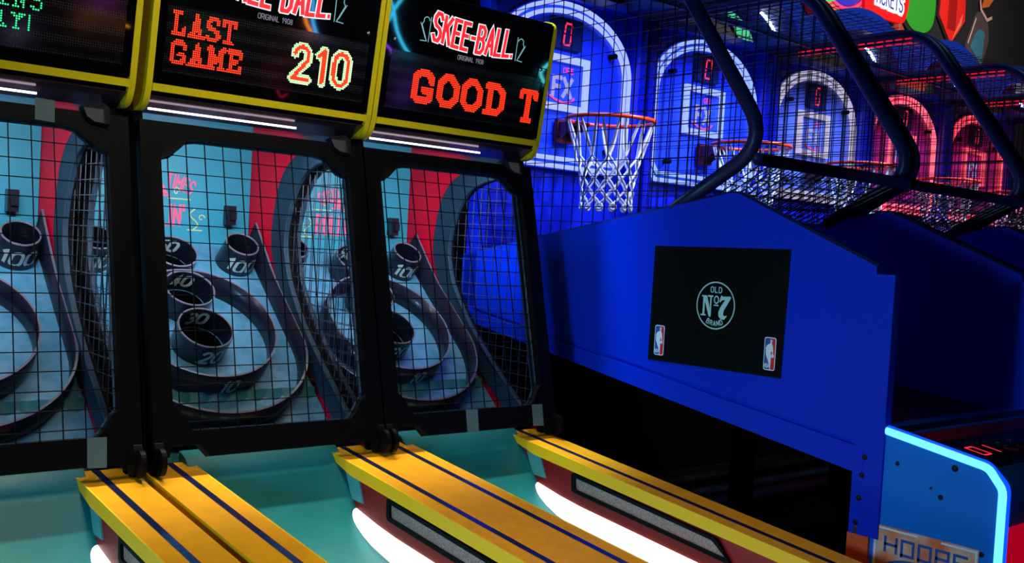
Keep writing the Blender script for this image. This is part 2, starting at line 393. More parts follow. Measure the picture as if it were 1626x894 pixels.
def build_alley():
    base = (0, BY, 0)
    root = thing('alley_machine', (1.455, BY, 0), '', 'arcade game', 'ball rolling alley machines in a row')
    def part(mb, name, m, parent=root, label=None): return mb.build(name, m, parent, base, label)
    Y0 = 0.25
    # cabinet base
    mb = MB(); mb.prism([(Y0, 0.0), (3.8, 0.0), (3.8, 0.79), (3.1, 0.70), (2.9, 0.62), (2.5, 0.48), (Y0, 0.27)], -0.37, 0.37, yz); part(mb, 'base_cabinet', MATTE)
    # lane with its rising end
    prof = [(Y0, 0.322), (2.30, 0.524), (2.45, 0.543), (2.55, 0.568), (2.61, 0.603), (2.66, 0.650), (2.705, 0.708), (2.75, 0.765), (2.79, 0.810), (2.83, 0.838), (2.87, 0.848)]
    prof = [tuple(p) for p in rounded(prof, 0.05, 3)]
    mb = MB(); mb.smooth = True
    vs = []; 
    for y, z in prof: vs += [(-0.25, y, z), (0.25, y, z)]
    mb.add(vs, [(2 * i, 2 * i + 1, 2 * i + 3, 2 * i + 2) for i in range(len(prof) - 1)])
    mb.smooth = False
    mb.prism([(y, z - 0.004) for y, z in prof] + [(2.87, 0.80), (2.7, 0.62), (2.5, 0.51), (Y0, 0.295)], -0.25, 0.25, yz)
    part(mb, 'lane', TEALLANE)
    # side walls, caps, lights
    for sx in (1, -1):
        X = lambda u: sx * u
        wallp = [(Y0, 0.31), (2.42, 0.53), (2.56, 0.56), (2.64, 0.625), (2.69, 0.685), (2.73, 0.74), (2.76, 0.775), (2.80, 0.80), (2.60, zr(2.6) - 0.03), (Y0, zr(Y0) - 0.03)]
        mb = MB(); mb.prism(wallp, X(0.245), X(0.375), yz); w_ = part(mb, 'lane_side_wall', DKRED)
        mb = MB(); mb.prism([(2.735, 0.765), (2.666, 0.766), (2.626, 0.688), (2.694, 0.688)], X(0.240), X(0.247), yz); part(mb, 'teal_inlay', INLAY, w_)
        for (ya, yb) in ((2.49, 1.80), (1.45, 0.75)):
            wp = [(ya, 0.737 + 0.1 * (ya - 2.48)), (ya - 0.005, 0.672 + 0.1 * (ya - 2.48)), (yb, 0.672 + 0.1 * (yb - 2.48)), (yb + 0.06, 0.737 + 0.1 * (yb - 2.48))]
            wp = [tuple(p) for p in rounded(wp, 0.012, 3, True)]
            ctr = (sum(p[0] for p in wp) / len(wp), sum(p[1] for p in wp) / len(wp))
            inn = [(p[0] * 0.95 + ctr[0] * 0.05, p[1] * 0.62 + ctr[1] * 0.38 + (p[0] - ctr[0]) * 0.1 * 0.33) for p in wp]
            mb = MB(); mb.prism(wp, X(0.232), X(0.247), yz, [inn]); f_ = part(mb, 'window_frame', BLACK, w_)
            mb = MB(); mb.prism(inn, X(0.240), X(0.247), yz); part(mb, 'metal_grille', STEEL, w_)
        # cap
        L = 2.845
        cp = [(Y0, zr(Y0)), (L, zr(L)), (L, zr(L) - 0.012), (2.80, zr(2.8) - 0.018), (2.68, zr(2.68) - 0.036), (Y0, zr(Y0) - 0.036)]
        mb = MB(); mb.prism(cp, X(0.228), X(0.380), yz); c_ = part(mb, 'rail_cap', CAPY)
        ep = [(Y0, zr(Y0) + 0.001), (L, zr(L) + 0.001), (L, zr(L) - 0.013), (2.80, zr(2.8) - 0.019), (2.68, zr(2.68) - 0.038), (Y0, zr(Y0) - 0.038)]
        mb = MB(); mb.prism(ep, X(0.224), X(0.2285), yz); part(mb, 'cap_edging', CAPEDGE, c_)
        mb = MB(); mb.prism([(Y0, zr(Y0) + 0.0015), (L, zr(L) + 0.0015), (L, zr(L) - 0.01), (Y0, zr(Y0) - 0.01)], X(0.278), X(0.298), yz); part(mb, 'dark_stripe', STRIPE, c_)
        # light strip
        mb = MB(); tp = lambda y: 0.632 + 0.1 * (y - 2.5); mb.smooth = True
        ys = [Y0 + 0.1, 1.0, 1.6, 2.2, 2.45, 2.55, 2.60, 2.64, 2.67, 2.69, 2.702]
        hh = [0.082, 0.082, 0.082, 0.082, 0.080, 0.072, 0.062, 0.050, 0.036, 0.022, 0.006]
        vs = []; K = 8
        for y, h_ in zip(ys, hh):
            top = tp(min(y, 2.5)) + (0 if y < 2.5 else (y - 2.5) * 0.19)
            for k in range(K + 1):
                a = PI * k / K; vs.append((X(0.246 - 0.026 * math.sin(a) * min(1, h_ / 0.04)), y, top - h_ / 2 + h_ / 2 * math.cos(a)))
        mb.add(vs, [(i * (K + 1) + k, i * (K + 1) + k + 1, (i + 1) * (K + 1) + k + 1, (i + 1) * (K + 1) + k) for i in range(len(ys) - 1) for k in range(K)])
        l_ = part(mb, 'light_strip', STRIPLIGHT)
        mb = MB(); mb.lathe([(0.0, 0.0), (0.004, 0.0), (0.004, 0.004)], (2.688, 0.660), lambda a, b, c: (X(0.2375 - c), a, b), 10); part(mb, 'screw', BOLT, l_)
    # skirt under the board (fluted)
    mb = MB(); mb.smooth = True
    vs = []; n = 88
    for i in range(n + 1):
        u = -0.362 + 0.724 * i / n; w_ = 0.010 * abs(math.sin(i * PI / 8))
        vs += [(u, 2.95 - w_, 0.70), (u, 3.10 - w_, 0.80), (u, 3.17 - w_, 0.97)]
    mb.add(vs, [(3 * i + k, 3 * i + 3 + k, 3 * i + 4 + k, 3 * i + 1 + k) for i in range(n) for k in (0, 1)])
    part(mb, 'fluted_skirt', TEALSKIRT)
    # board
    mb = MB(); mb.box(-0.362, 0.362, -0.004, 0.915, -0.02, 0.0, bd)
    board = part(mb, 'target_board', TEALBOARD)
    # outer guide, U shaped
    def wallband(path, h0, h1, t, fnn, closed=False):
        m_ = MB(); m_.smooth = False
        inn = [Vector(p) for p in path]; N = len(inn); out = []
        for i in range(N):
            a = inn[i - 1] if (i or closed) else inn[0]; b = inn[(i + 1) % N] if (i < N - 1 or closed) else inn[-1]
            d = (b - a).normalized(); out.append(inn[i] + Vector((-d.y, d.x)) * t)
        vs = []
        for i in range(N):
            hi = h1(inn[i]) if callable(h1) else h1
            for p, h_ in ((inn[i], h0), (inn[i], hi), (out[i], hi), (out[i], h0)): vs.append(fnn(p.x, p.y, h_))
        R_ = N if closed else N - 1
        m_.cur = 0; m_.smooth = True
        m_.add(vs, [(4 * i + k, 4 * ((i + 1) % N) + k, 4 * ((i + 1) % N) + k + 1, 4 * i + k + 1) for i in range(R_) for k in (0, 2)])
        m_.smooth = False; m_.cur = 1; m_.v = m_.v; b0 = 0
        for i in range(R_):
            j = (i + 1) % N; m_.f.append((4 * i + 1, 4 * j + 1, 4 * j + 2, 4 * i + 2)); m_.mi.append(1); m_.sm.append(False)
        return m_
    Up = [(0.347, 0.0 + 0.555 * i / 8) for i in range(9)] + [(0.347 * math.cos(a), 0.555 + 0.347 * math.sin(a)) for a in [PI * i / 32 for i in range(1, 32)]] + [(-0.347, 0.555 * (8 - i) / 8) for i in range(9)]
    m_ = wallband(Up, -0.03, lambda p: 0.09 + max(0, 0.25 - p.y) * 0.16, -0.008, bd); part(m_, 'outer_guide', [CUPM, CUPRIM], board)
    m_ = wallband([(0.252 * math.cos(2 * PI * i / 56), 0.500 + 0.252 * math.sin(2 * PI * i / 56)) for i in range(56)], 0.0, 0.095, -0.007, bd, True)
    ring = part(m_, 'large_ring', [CUPM, CUPRIM], board)
    def cup(cx, cy, r, h, name='score_cup', rb=None, hole=0.6):
        rb = rb or r
        m2 = MB(); m2.smooth = True
        m2.lathe([(rb + 0.004, 0.0), (r + 0.004, h)], (cx, cy), bd, 40)
        m2.lathe([(r - 0.002, h), (rb - 0.002, 0.001)], (cx, cy), bd, 40)
        m2.cur = 1; m2.lathe([(r + 0.004, h), (r + 0.0035, h + 0.004), (r - 0.0015, h + 0.004), (r - 0.002, h)], (cx, cy), bd, 40)
        c = part(m2, name, [CUPM, CUPRIM], board)
        m3 = MB(); k = rb * 0.93
        pts = [(cx + k * math.cos(a), cy + k * math.sin(a)) for a in [2 * PI * i / 32 for i in range(32)]]
        if hole < 1: pts = [p for p in pts if p[1] < cy + k * (2 * hole - 1)]
        m3.prism(pts, 0.0005, 0.002, bd); part(m3, 'ball_hole', HOLE, board)
        return c
    def cyl_text(txt, cx, cy, r, h0, hh, ang, sign, parent, italic=0.25, wd=0.011, ws=1.0):
        # ang: centre angle on the cylinder; text runs along +u
        m2 = MB()
        def fn(a, b, c):
            th = ang + sign * a / r
            return bd(cx + (r + c) * math.cos(th), cy + (r + c) * math.sin(th), h0 + b)
        st, tot = layout(txt, hh, gap=1.5, italic=italic, wscale=ws)
        for s_ in st: m2.ribbon(s_, wd, fn, 0.0, step=0.006, ends=0.002)
        part(m2, 'number', NUMW, parent)
    c50 = cup(0.0, 0.140, 0.080, 0.087); cyl_text('50', 0.0, 0.140, 0.080 - 0.004, 0.024, 0.046, -PI / 2, 1, c50)
    c40 = cup(0.0, 0.333, 0.086, 0.087); cyl_text('40', 0.0, 0.333, 0.086 - 0.004, 0.024, 0.046, -PI / 2, 1, c40)
    c30 = cup(0.0, 0.528, 0.092, 0.087); cyl_text('30', 0.0, 0.528, 0.092 - 0.004, 0.024, 0.046, -PI / 2, 1, c30)
    cyl_text('20', 0.0, 0.528, 0.092 + 0.006, 0.016, 0.050, PI / 2, -1, c30)
    cyl_text('10', 0.0, 0.500, 0.252 + 0.009, 0.020, 0.048, PI / 2 - 0.08, -1, ring)
    for sx in (1, -1):
        c = cup(sx * 0.272, 0.098, 0.060, 0.10, rb=0.070, hole=1.0)
        cyl_text('100', sx * 0.272, 0.098, 0.072, 0.018, 0.056, PI / 2 + 0.15, -1, c, italic=0.12)
        for du, dv in ((-0.012, 0.0), (0.004, 0.0), (-0.012, 0.022), (0.004, 0.022)):
            m2 = MB(); m2.lathe([(0.0, 0.004), (0.0035, 0.003), (0.004, 0.0)], (sx * 0.272 + du, 0.07 + dv), lambda a, b, c: bd(a, b, c + 0.003), 8); part(m2, 'screw', BOLT, c)
        # latch on the back wall
        m2 = MB(); m2.box(sx * 0.272 - 0.018, sx * 0.272 + 0.018, 3.715, 3.752, 1.525, 1.60); m2.box(sx * 0.272 - 0.008, sx * 0.272 + 0.014, 3.70, 3.72, 1.545, 1.575); part(m2, 'latch', CUPM)
    m2 = MB(); m2.prism([(0.05 * math.cos(a), 0.69 + 0.022 * math.sin(a)) for a in [2 * PI * i / 24 for i in range(24)]], 0.0005, 0.002, bd); part(m2, 'ball_hole', HOLE, board)
    m2 = MB(); m2.prism([(0.06 * math.cos(a), 0.868 + 0.022 * math.sin(a)) for a in [2 * PI * i / 24 for i in range(24)]], 0.0005, 0.002, bd); part(m2, 'ball_hole', HOLE, board)
    # back panel with printed lettering
    mb = MB(); mb.box(-0.362, 0.362, 3.753, 3.775, 1.38, 1.92); bp_ = part(mb, 'back_panel', TEALBACK)
    bk = lambda a, b, c: (a, 3.752 - c, b)
    mb = MB(); arcR = 0.20
    st, tot = layout('GOOD TIMES', 0.050, gap=2.2, wscale=0.43)
    for s_ in st:
        mb.ribbon([( (arcR + b) * math.sin(a / arcR) * 1.0 + 0.020, 1.655 - arcR + (arcR + b) * math.cos(a / arcR)) for a, b in s_], 0.0068, bk, 0.001, step=0.01, ends=0.003)
    st, tot = layout("ROLLIN'", 0.076, gap=2.2, wscale=0.46)
    for s_ in st: mb.ribbon([(a, 1.512 + b) for a, b in s_], 0.0105, bk, 0.001, step=0.02, ends=0.004)
    mb.prism([(-0.02, 1.628), (0.03, 1.628), (0.012, 1.662), (-0.008, 1.662)], -0.0005, 0.001, bk)
    mb.ribbon([(-0.03, 1.622), (0.04, 1.622)], 0.008, bk, 0.001)
    part(mb, 'lettering', PINK, bp_)
    mb = MB()
    for s in (1, -1):
        mb.ribbon([(s * (0.05 + 0.012 * (1 + math.cos(t) * (1 - t / 9))) , 1.640 + 0.018 * math.sin(t) * (1 - t / 9)) for t in [i * 0.4 for i in range(17)]], 0.0045, bk, 0.001, step=0.01)
        mb.ribbon([(s * 0.03, 1.612), (s * 0.12, 1.612)], 0.005, bk, 0.001)
        mb.ribbon([(s * (0.135 + 0.016 * math.sin(t)), 1.50 + 0.012 * t) for t in [i * 0.5 for i in range(14)]], 0.005, bk, 0.001, step=0.01)
        mb.ribbon([(s * 0.11, 1.497), (s * 0.17, 1.497)], 0.005, bk, 0.001)
        mb.ribbon([(s * (0.165 + 0.014 * math.cos(t) * (1 - t / 8)), 1.545 + 0.014 * math.sin(t) * (1 - t / 8)) for t in [i * 0.4 for i in range(15)]], 0.0045, bk, 0.001, step=0.01)
    part(mb, 'scroll_ornament', CREAM, bp_)
    # side walls with arched window
    win = [(2.83, 0.887), (2.901, 0.897), (3.107, 1.054), (3.262, 1.190), (3.383, 1.338), (3.425, 1.468), (3.411, 1.550), (3.368, 1.654), (3.311, 1.719), (3.211, 1.757), (3.093, 1.773), (3.045, 1.768)]
    trim_o = [(2.80, 0.84), (2.985, 0.85), (3.18, 1.005), (3.251, 1.075), (3.37, 1.207), (3.512, 1.383), (3.538, 1.463), (3.536, 1.544), (3.503, 1.679), (3.444, 1.759), (3.319, 1.815), (3.18, 1.85), (3.02, 1.85)]
    def smoothp(p, keep=1):
        return [tuple(q) for q in rounded(p, 0.06, 4, True)]
    wins = smoothp(win); winb = offset_poly(wins, 0.012 if abs(sum(wins[i - 1][0] * wins[i][1] - wins[i][0] * wins[i - 1][1] for i in range(len(wins)))) else 0.012); tro = smoothp(trim_o)
    wallf = [(2.785, 0.80), (2.805, 0.80), (2.85, 1.0), (3.035, 1.74), (3.07, 1.90), (3.02, 1.90), (3.0, 1.80)]
    wallo = [(2.815, 0.82), (3.755, 0.82), (3.755, 1.90), (3.06, 1.90), (3.03, 1.80)]
    for sx in (1, -1):
        mb = MB(); mb.prism(wallo, sx * 0.364, sx * 0.374, yz, [winb]); sw = part(mb, 'side_wall', RED)
        mb = MB(); mb.prism(tro, sx * 0.352, sx * 0.3635, yz, [wins]); part(mb, 'arch_trim', NAVYTRIM, sw)
        mb = MB(); mb.prism(wallo, sx * 0.3745, sx * 0.3785, yz, [wins]); mb.prism(offset_poly(wins, 0.010), sx * 0.3637, sx * 0.3743, yz, [wins]); mb.prism(wallf, sx * 0.352, sx * 0.3785, yz); part(mb, 'outer_skin', MATTE, sw)
        mb = MB(); mb.smooth = True
        mb.tube([(sx * 0.350, a, b) for a, b in offset_poly(wins, 0.004)], 0.006, 6, True); part(mb, 'trim_lip', NAVYTRIM, sw)
        mb = MB(); wire_grid(mb, wins, 0.048, 0.048, 0.0017, lambda a, b, c: (sx * (0.370 - c), a, b)); part(mb, 'side_mesh', SIDEWIRE, sw)
    # roof and rear shell
    mb = MB(); mb.box(-0.378, 0.378, 3.03, 3.80, 1.905, 1.935); mb.box(-0.378, 0.378, 3.776, 3.80, 0.8, 1.905); part(mb, 'cabinet_shell', MATTE)
    # cage front frame
    top = 0.965
    outer = [(-0.377, -0.012), (-0.335, -0.012), (-0.325, 0.018), (-0.245, 0.018), (-0.215, -0.018), (0.377, -0.018), (0.377, top), (-0.377, top)]
    inner = [(-0.262, 0.058), (0.255, 0.058), (0.275, 0.075), (0.302, 0.118), (0.318, 0.130), (0.318, 0.855), (0.285, 0.868), (0.262, 0.890), (0.235, 0.915), (0.20, 0.922),
             (-0.20, 0.922), (-0.235, 0.915), (-0.262, 0.890), (-0.285, 0.868), (-0.318, 0.855), (-0.318, 0.130), (-0.302, 0.118), (-0.275, 0.075)]
    mb = MB(); mb.prism(outer, -0.018, 0.018, cg, [inner]); cage = part(mb, 'cage_frame', BLACK)
    mb = MB(); mb.smooth = True; mb.tube([cg(a, b, -0.014) for a, b in inner], 0.005, 6, True); part(mb, 'frame_lip', NAVYTRIM, cage)
    mb = MB(); wire_grid(mb, inner, 0.0585, 0.0525, 0.0020, lambda a, b, c: cg(a, b, c - 0.008)); part(mb, 'wire_mesh', WIRE, cage)
    for sx in (1, -1):
        mb = MB(); mb.prism([(2.755 + 0.03 * math.cos(a), 0.862 + 0.05 * math.sin(a)) for a in [2 * PI * i / 20 for i in range(20)]], sx * 0.352, sx * 0.376, yz); part(mb, 'hinge_plate', BLACK, cage)
        mb = MB(); mb.prism([(2.715 + 0.032 * math.cos(a), 0.855 + 0.038 * math.sin(a)) for a in [2 * PI * i / 20 for i in range(20)]], sx * 0.358, sx * 0.372, yz); part(mb, 'hinge_plate', BLACK, cage)
        if sx > 0: mb = MB(); mb.prism([(0.243, 0.978), (0.255, 0.945), (0.275, 0.932), (0.318, 0.928), (0.318, 0.978), (0.30, 0.99)], 0.005, 0.04, cg); part(mb, 'corner_bracket', GREYP, cage)
        for s_ in (0.20, 0.26, 0.83, 0.88): mb = MB(); mb.lathe([(0.0, 0.0), (0.003, 0.0)], (sx * 0.347, s_), lambda a, b, c: cg(a, b, 0.0195 + c), 8); part(mb, 'screw', GREYP, cage)
    # marquee
    D_out = [(3.05, 1.838), (2.985, 1.838), (2.955, 1.845), (2.934, 1.863), (2.918, 1.905), (2.858, 2.315), (2.862, 2.345), (2.888, 2.362), (3.20, 2.375), (3.20, 1.838)]
    mb = MB()
    body = [(3.19, 1.842), (3.02, 1.845), (2.938, 1.888), (2.927, 1.93), (2.864, 2.348), (3.19, 2.350)]
    mb.prism(body, -0.360, 0.360, yz); mq = part(mb, 'marquee', MATTE)
    mb = MB(); mb.box(-0.360, 0.360, 0.076, 0.500, -0.006, 0.001, fc); part(mb, 'display_glass', GLOSS, mq)
    for sx in (1, -1): mb = MB(); mb.prism([tuple(p) for p in rounded(D_out, 0.02, 4, True)], sx * 0.3605, sx * 0.3785, yz); part(mb, 'side_trim', YELLOW, mq)
    mb = MB(); mb.box(-0.360, 0.360, 0.048, 0.070, -0.006, 0.008, fc); part(mb, 'bottom_trim', YELLOW, mq)
    mb = MB(); mb.prism([(2.937, 1.882), (3.02, 1.842), (3.18, 1.838), (3.18, 1.834), (3.018, 1.836), (2.935, 1.878)], -0.360, 0.360, yz); part(mb, 'underside_panel', UNDER, mq)
    mb = MB(); mb.smooth = True; mb.tube([(-0.35, 2.97, 1.845), (0.13, 2.97, 1.845)], 0.0035, 6); part(mb, 'led_tube', LEDTUBE, mq)
    for sx in (1, -1):
        mb = MB(); mb.smooth = True; mb.lathe([(0.0, 0.006), (0.004, 0.006), (0.007, 0.0)], (sx * 0.328, 0.334), lambda a, b, c: fc(a, b, c + 0.001), 12); part(mb, 'screw', BOLT, mq)
    # neon style logo on the upper glass
    logo = MB()
    def warp(a, b, c): return fc(a, 0.346 + b + 0.010 * (a / 0.16) ** 2, c)
    st, tot = layout('SKEE-BALL.', 0.090, gap=1.9, wscale=0.48, italic=0.12)
    st = [[(a - 0.003, b) for a, b in s_] for s_ in st]
    for s_ in st: logo.ribbon(s_, 0.0205, warp, 0.002, step=0.01, ends=0.007)
    part(logo, 'logo_outline', LOGOW, mq)
    logo = MB()
    for s_ in st: logo.ribbon(s_, 0.0130, warp, 0.0035, step=0.01, ends=0.004)
    part(logo, 'logo_letters', LOGOR, mq)
    logo = MB()
    for sx in (1, -1):
        x0 = sx * 0.196
        for q in (0.0, 0.007):
            logo.ribbon([(x0 - sx * 0.001, 0.43 - q), (x0 + sx * 0.0, 0.345)], 0.0028, fc, 0.002)
        logo.ribbon([(x0 + sx * (0.016 - 0.012 * math.cos(t)), 0.415 + 0.012 * math.sin(t)) for t in [i * 0.35 for i in range(11)]] + [(x0 + sx * 0.034, 0.40), (x0 + sx * 0.008, 0.348), (x0 + sx * 0.034, 0.346)], 0.003, fc, 0.002, step=0.01)
        logo.ribbon([(x0 + sx * 0.040, 0.405), (x0 + sx * 0.014, 0.356)], 0.0026, fc, 0.002)
    part(logo, 'logo_flourish', LOGOT, mq)
    logo = MB(); text_ribbons(logo, 'ORIGINAL 1908', 0.015, 0.0022, lambda a, b, c: fc(a - 0.005, 0.309 + b, c), 0.002, gap=1.5, wscale=0.8)
    part(logo, 'small_lettering', LOGOG, mq)
    # lamps under the marquee
    area('playfield_lamp', Vector((0, 3.08, 1.83)) - Vector(base), Vector((0, 3.62, 1.42)) - Vector(base), 0.62, 0.05, 6.0, (0.82, 0.90, 1.0), root, spread=130)
    area('rail_lamp', Vector((0, 2.93, 1.825)) - Vector(base), Vector((0, 2.66, 0.8)) - Vector(base), 0.6, 0.03, 1.5, (1.0, 0.95, 0.8), root, spread=42)
    return root

machB = build_alley()
machA = copy_tree(machB); machA.location.x = 0.669
machC = copy_tree(machB); machC.location.x = 2.215
machA['label'] = 'leftmost ball rolling alley machine, cut off by the edge, green dotted letters on display'
machB['label'] = 'middle ball rolling alley machine whose dotted display reads LAST GAME 210'
machC['label'] = 'right ball rolling alley machine beside the blue basketball game, display reading GOOD T'
base = (0, BY, 0)
mq = find(machB, 'marquee')[0]
mb = MB(); led_text(mb, 'LAST', -0.224, 0.218, 0.060, 0.186, 0.0068, fc, 0.0060, gap=1.7, c=0.003)
led_text(mb, 'GAME', -0.208, 0.137, 0.058, 0.212, 0.0068, fc, 0.0060, gap=1.5, c=0.003)
mb.build('display_text', LEDRED, mq, base, 'red dotted letters LAST GAME')
mb = MB(); led_text(mb, '210', 0.170, 0.150, 0.100, 0.195, 0.0150, fc, 0.0054, gap=2.2, core=0.0062, font=GL, c=0.003, rdot=0.5)
mb.build('score_digits', [LEDWHT, LEDRED], mq, base, 'white green outlined digits 210 with red cores')
mb = MB(); mb.box(-0.335, 0.335, 0.105, 0.300, 0.0005, 0.0012, fc)
def dotpanel():
    m = mat('led_matrix', (0.006, 0.006, 0.007), 0.1)
    nt = m.node_tree; b = nt.nodes['Principled BSDF']; tc = nt.nodes.new('ShaderNodeTexCoord'); mp = nt.nodes.new('ShaderNodeMapping')
    vo = nt.nodes.new('ShaderNodeTexVoronoi'); vo.inputs['Randomness'].default_value = 0; vo.inputs['Scale'].default_value = 1
    mp.inputs['Scale'].default_value = (150, 150, 150)
    rp = nt.nodes.new('ShaderNodeValToRGB'); rp.color_ramp.elements[0].position = 0.28; rp.color_ramp.elements[0].color = (0.03, 0.03, 0.035, 1)
    rp.color_ramp.elements[1].position = 0.36; rp.color_ramp.elements[1].color = (0.004, 0.004, 0.005, 1)
    nt.links.new(tc.outputs['Object'], mp.inputs[0]); nt.links.new(mp.outputs[0], vo.inputs['Vector']); nt.links.new(vo.outputs['Distance'], rp.inputs['Fac']); nt.links.new(rp.outputs['Color'], b.inputs['Base Color'])
    return m
DOTP = dotpanel()
pm = mb.build('dot_panel', DOTP, mq, base)
for r_ in (machA, machC):
    c = pm.copy(); COL.objects.link(c); c.parent = find(r_, 'marquee')[0]
mq = find(machC, 'marquee')[0]
mb = MB(); led_text(mb, 'GOOD', -0.030, 0.145, 0.094, 0.396, 0.0132, fc, 0.0066, gap=1.6, c=0.003, rdot=0.43)
led_text(mb, 'T', 0.289, 0.141, 0.102, 0.068, 0.0110, fc, 0.0066, c=0.003, rdot=0.43)
mb.build('display_text', LEDRED, mq, base, 'red dotted letters GOOD T')
mq = find(machA, 'marquee')[0]
mb = MB(); led_text(mb, 'INS', 0.064, 0.214, 0.046, 0.100, 0.0036, fc, 0.0062, gap=2.6, c=0.003, rdot=0.4)
led_text(mb, 'AY!', 0.044, 0.158, 0.038, 0.088, 0.0036, fc, 0.0062, gap=2.6, c=0.003, rdot=0.4)
mb.build('display_text', LEDGRN, mq, base, 'green dotted letters')
# clear tape on the cages
for r_, u, s0, s1 in ((machA, 0.255, -0.02, 0.058), (machC, -0.02, -0.018, 0.058), (machC, 0.285, -0.018, 0.058), (machA, 0.150, 0.925, 0.985)):
    mb = MB(); mb.prism([(u - 0.026, s0), (u + 0.024, s0 - 0.003), (u + 0.027, s1), (u - 0.024, s1 + 0.002)], 0.0185, 0.0195, cg)
    mb.build('clear_tape', TAPE, find(r_, 'cage_frame')[0], base)

# ================================================================== basketball machines
HX = 3.31; HW = 0.49; HB = (0, 2.4, 0)
NEON = {
 0: ((0.26, 0.33, 1.0), 1.6), 1: ((0.25, 0.36, 1.0), 1.4), 2: ((0.55, 0.50, 0.72), 0.9), 3: ((1.0, 0.11, 0.17), 1.7), 4: ((1.0, 0.07, 0.11), 1.7)}
NEONM = {i: glow('neon_%d' % i, *NEON[i]) for i in NEON}
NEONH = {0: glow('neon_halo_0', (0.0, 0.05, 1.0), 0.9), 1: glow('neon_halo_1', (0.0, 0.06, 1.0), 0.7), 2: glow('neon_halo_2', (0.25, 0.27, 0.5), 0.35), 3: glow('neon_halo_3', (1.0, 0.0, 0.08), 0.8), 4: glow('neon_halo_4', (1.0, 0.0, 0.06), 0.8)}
def build_hoops():
    root = thing('basketball_machine', (HX, 2.4, 0), '', 'arcade game', 'basketball shooting machines in a row')
    def part(mb, name, m, parent=root, label=None): return mb.build(name, m, parent, HB, label)
    lip = lambda y: 1.078 + 0.1457 * (y - 2.956)
    grv = lambda y: 0.973 + 0.131 * (y - 1.633)
    for sx in (-1, 1):
        x0, x1 = sx * 0.515, sx * 0.485
        pan = [(3.62, grv(3.62) + 0.006), (3.62, 1.456), (2.165, 1.728), (2.125, 1.728), (1.60, 1.508), (1.60, grv(1.60) + 0.006)]
        mb = MB(); mb.prism(pan, x0, x1, yz); sp = part(mb, 'side_panel', BLUEP)
        mb = MB(); mb.prism([(3.62, lip(3.62)), (3.62, grv(3.62) - 0.008), (1.6, grv(1.6) - 0.008), (1.6, lip(1.6))], sx * 0.520, x1, yz)
        mb.prism([(3.62, grv(3.62) - 0.01), (3.62, grv(3.62) + 0.008), (1.6, grv(1.6) + 0.008), (1.6, grv(1.6) - 0.01)], sx * 0.505, x1, yz)
        part(mb, 'lower_rail', BLUEP, sp)
        mb = MB(); ed = [(3.62, 1.457), (2.165, 1.730), (2.125, 1.730), (1.60, 1.510)]
        mb.tube([(sx * 0.502, a, b - 0.004) for a, b in ed], 0.011, 6); part(mb, 'edge_moulding', NAVY, sp)
        # post and bolts
        mb = MB(); mb.box(sx * 0.519, x1, 1.537, 1.632, 0.70, 1.485); po = part(mb, 'front_post', BLUEP)
        for yy, z in ((1.595, 0.935), (1.60, 0.88), (1.605, 0.81), (1.61, 0.735)):
            mb = MB(); mb.smooth = True; mb.lathe([(0.0, 0.004), (0.006, 0.004), (0.009, 0.0)], (yy, z), lambda a, b, c: (sx * (0.519 + c), a, b), 12); part(mb, 'bolt', GREYP, po)
        mb = MB(); mb.box(sx * 0.519, sx * 0.5195, 1.604, 1.616, 0.70, 0.725); part(mb, 'slot', BOLT, po)
        mb = MB(); mb.box(sx * 0.520, sx * 0.47, 1.565, 1.635, 0.02, 0.70); part(mb, 'front_leg', ORANGE)
        mb = MB(); mb.box(sx * 0.515, sx * 0.46, 3.52, 3.60, 1.10, 2.72); part(mb, 'rear_post', BLUEIN)
        mb = MB(); mb.box(sx * 0.512, sx * 0.46, 3.52, 3.60, 0.0, 1.10); part(mb, 'rear_leg', MATTE)
        # bent side tube
        path = rounded([(sx * HW, 3.58, 2.70), (sx * HW, 2.60, 2.70), (sx * HW, 2.035, 1.90), (sx * HW, 2.42, 1.675)], 0.15, 7)
        mb = MB(); mb.smooth = True; mb.tube(path, 0.026, 10); part(mb, 'frame_tube', NAVY)
        # wire side net
        poly = [(3.55, 1.47), (3.55, 2.68), (2.62, 2.68), (2.09, 1.93), (2.12, 1.86), (2.30, 1.715)]
        mb = MB(); wire_grid(mb, poly, 0.060, 0.060, 0.0021, lambda a, b, c: (sx * (HW - 0.004 - c), a, b)); part(mb, 'side_net', WIRE)
        # red chasing lights below the top tube
        if sx > 0:
          for k, z in ((0, 2.668), (1, 2.645)):
            mb = MB(); y = 2.66
            while y < 3.3:
                mb.box(sx * (HW - 0.027), sx * (HW - 0.022), y, y + 0.036, z, z + 0.006); y += 0.052
            part(mb, 'chasing_light', [CHASE])
    # floor ramp
    mb = MB(); mb.prism([(1.50, 0.985), (3.52, 1.21), (3.52, 1.18), (1.50, 0.955)], -0.484, 0.484, yz); part(mb, 'ball_ramp', RAMP)
    # rear board and backboard
    mb = MB(); mb.box(-0.46, 0.46, 3.60, 3.63, 1.15, 2.72); part(mb, 'rear_panel', BLUEIN)
    ow = 0.455
    arch = [(-ow + 0.07, 1.885), (ow - 0.07, 1.885), (ow, 1.965), (ow, 2.36)] + [(ow * math.cos(a), 2.36 + 0.325 * math.sin(a)) for a in [PI * i / 24 for i in range(1, 24)]] + [(-ow, 2.36), (-ow, 1.965)]
    xz = lambda a, b, c: (a, 3.58 - c, b)
    mb = MB(); mb.prism(arch, -0.012, 0.0, xz); bb = part(mb, 'backboard', ACRY)
    a1 = offset_poly(arch, -0.016); a2 = offset_poly(arch, -0.052); a3 = offset_poly(arch, -0.034)
    for a_ in (a1, a2):
        mb = MB(); mb.smooth = True; mb.tube([xz(a, b, 0.012) for a, b in a_], 0.0115, 6, True); part(mb, 'neon_arch', NEONM[0], bb)
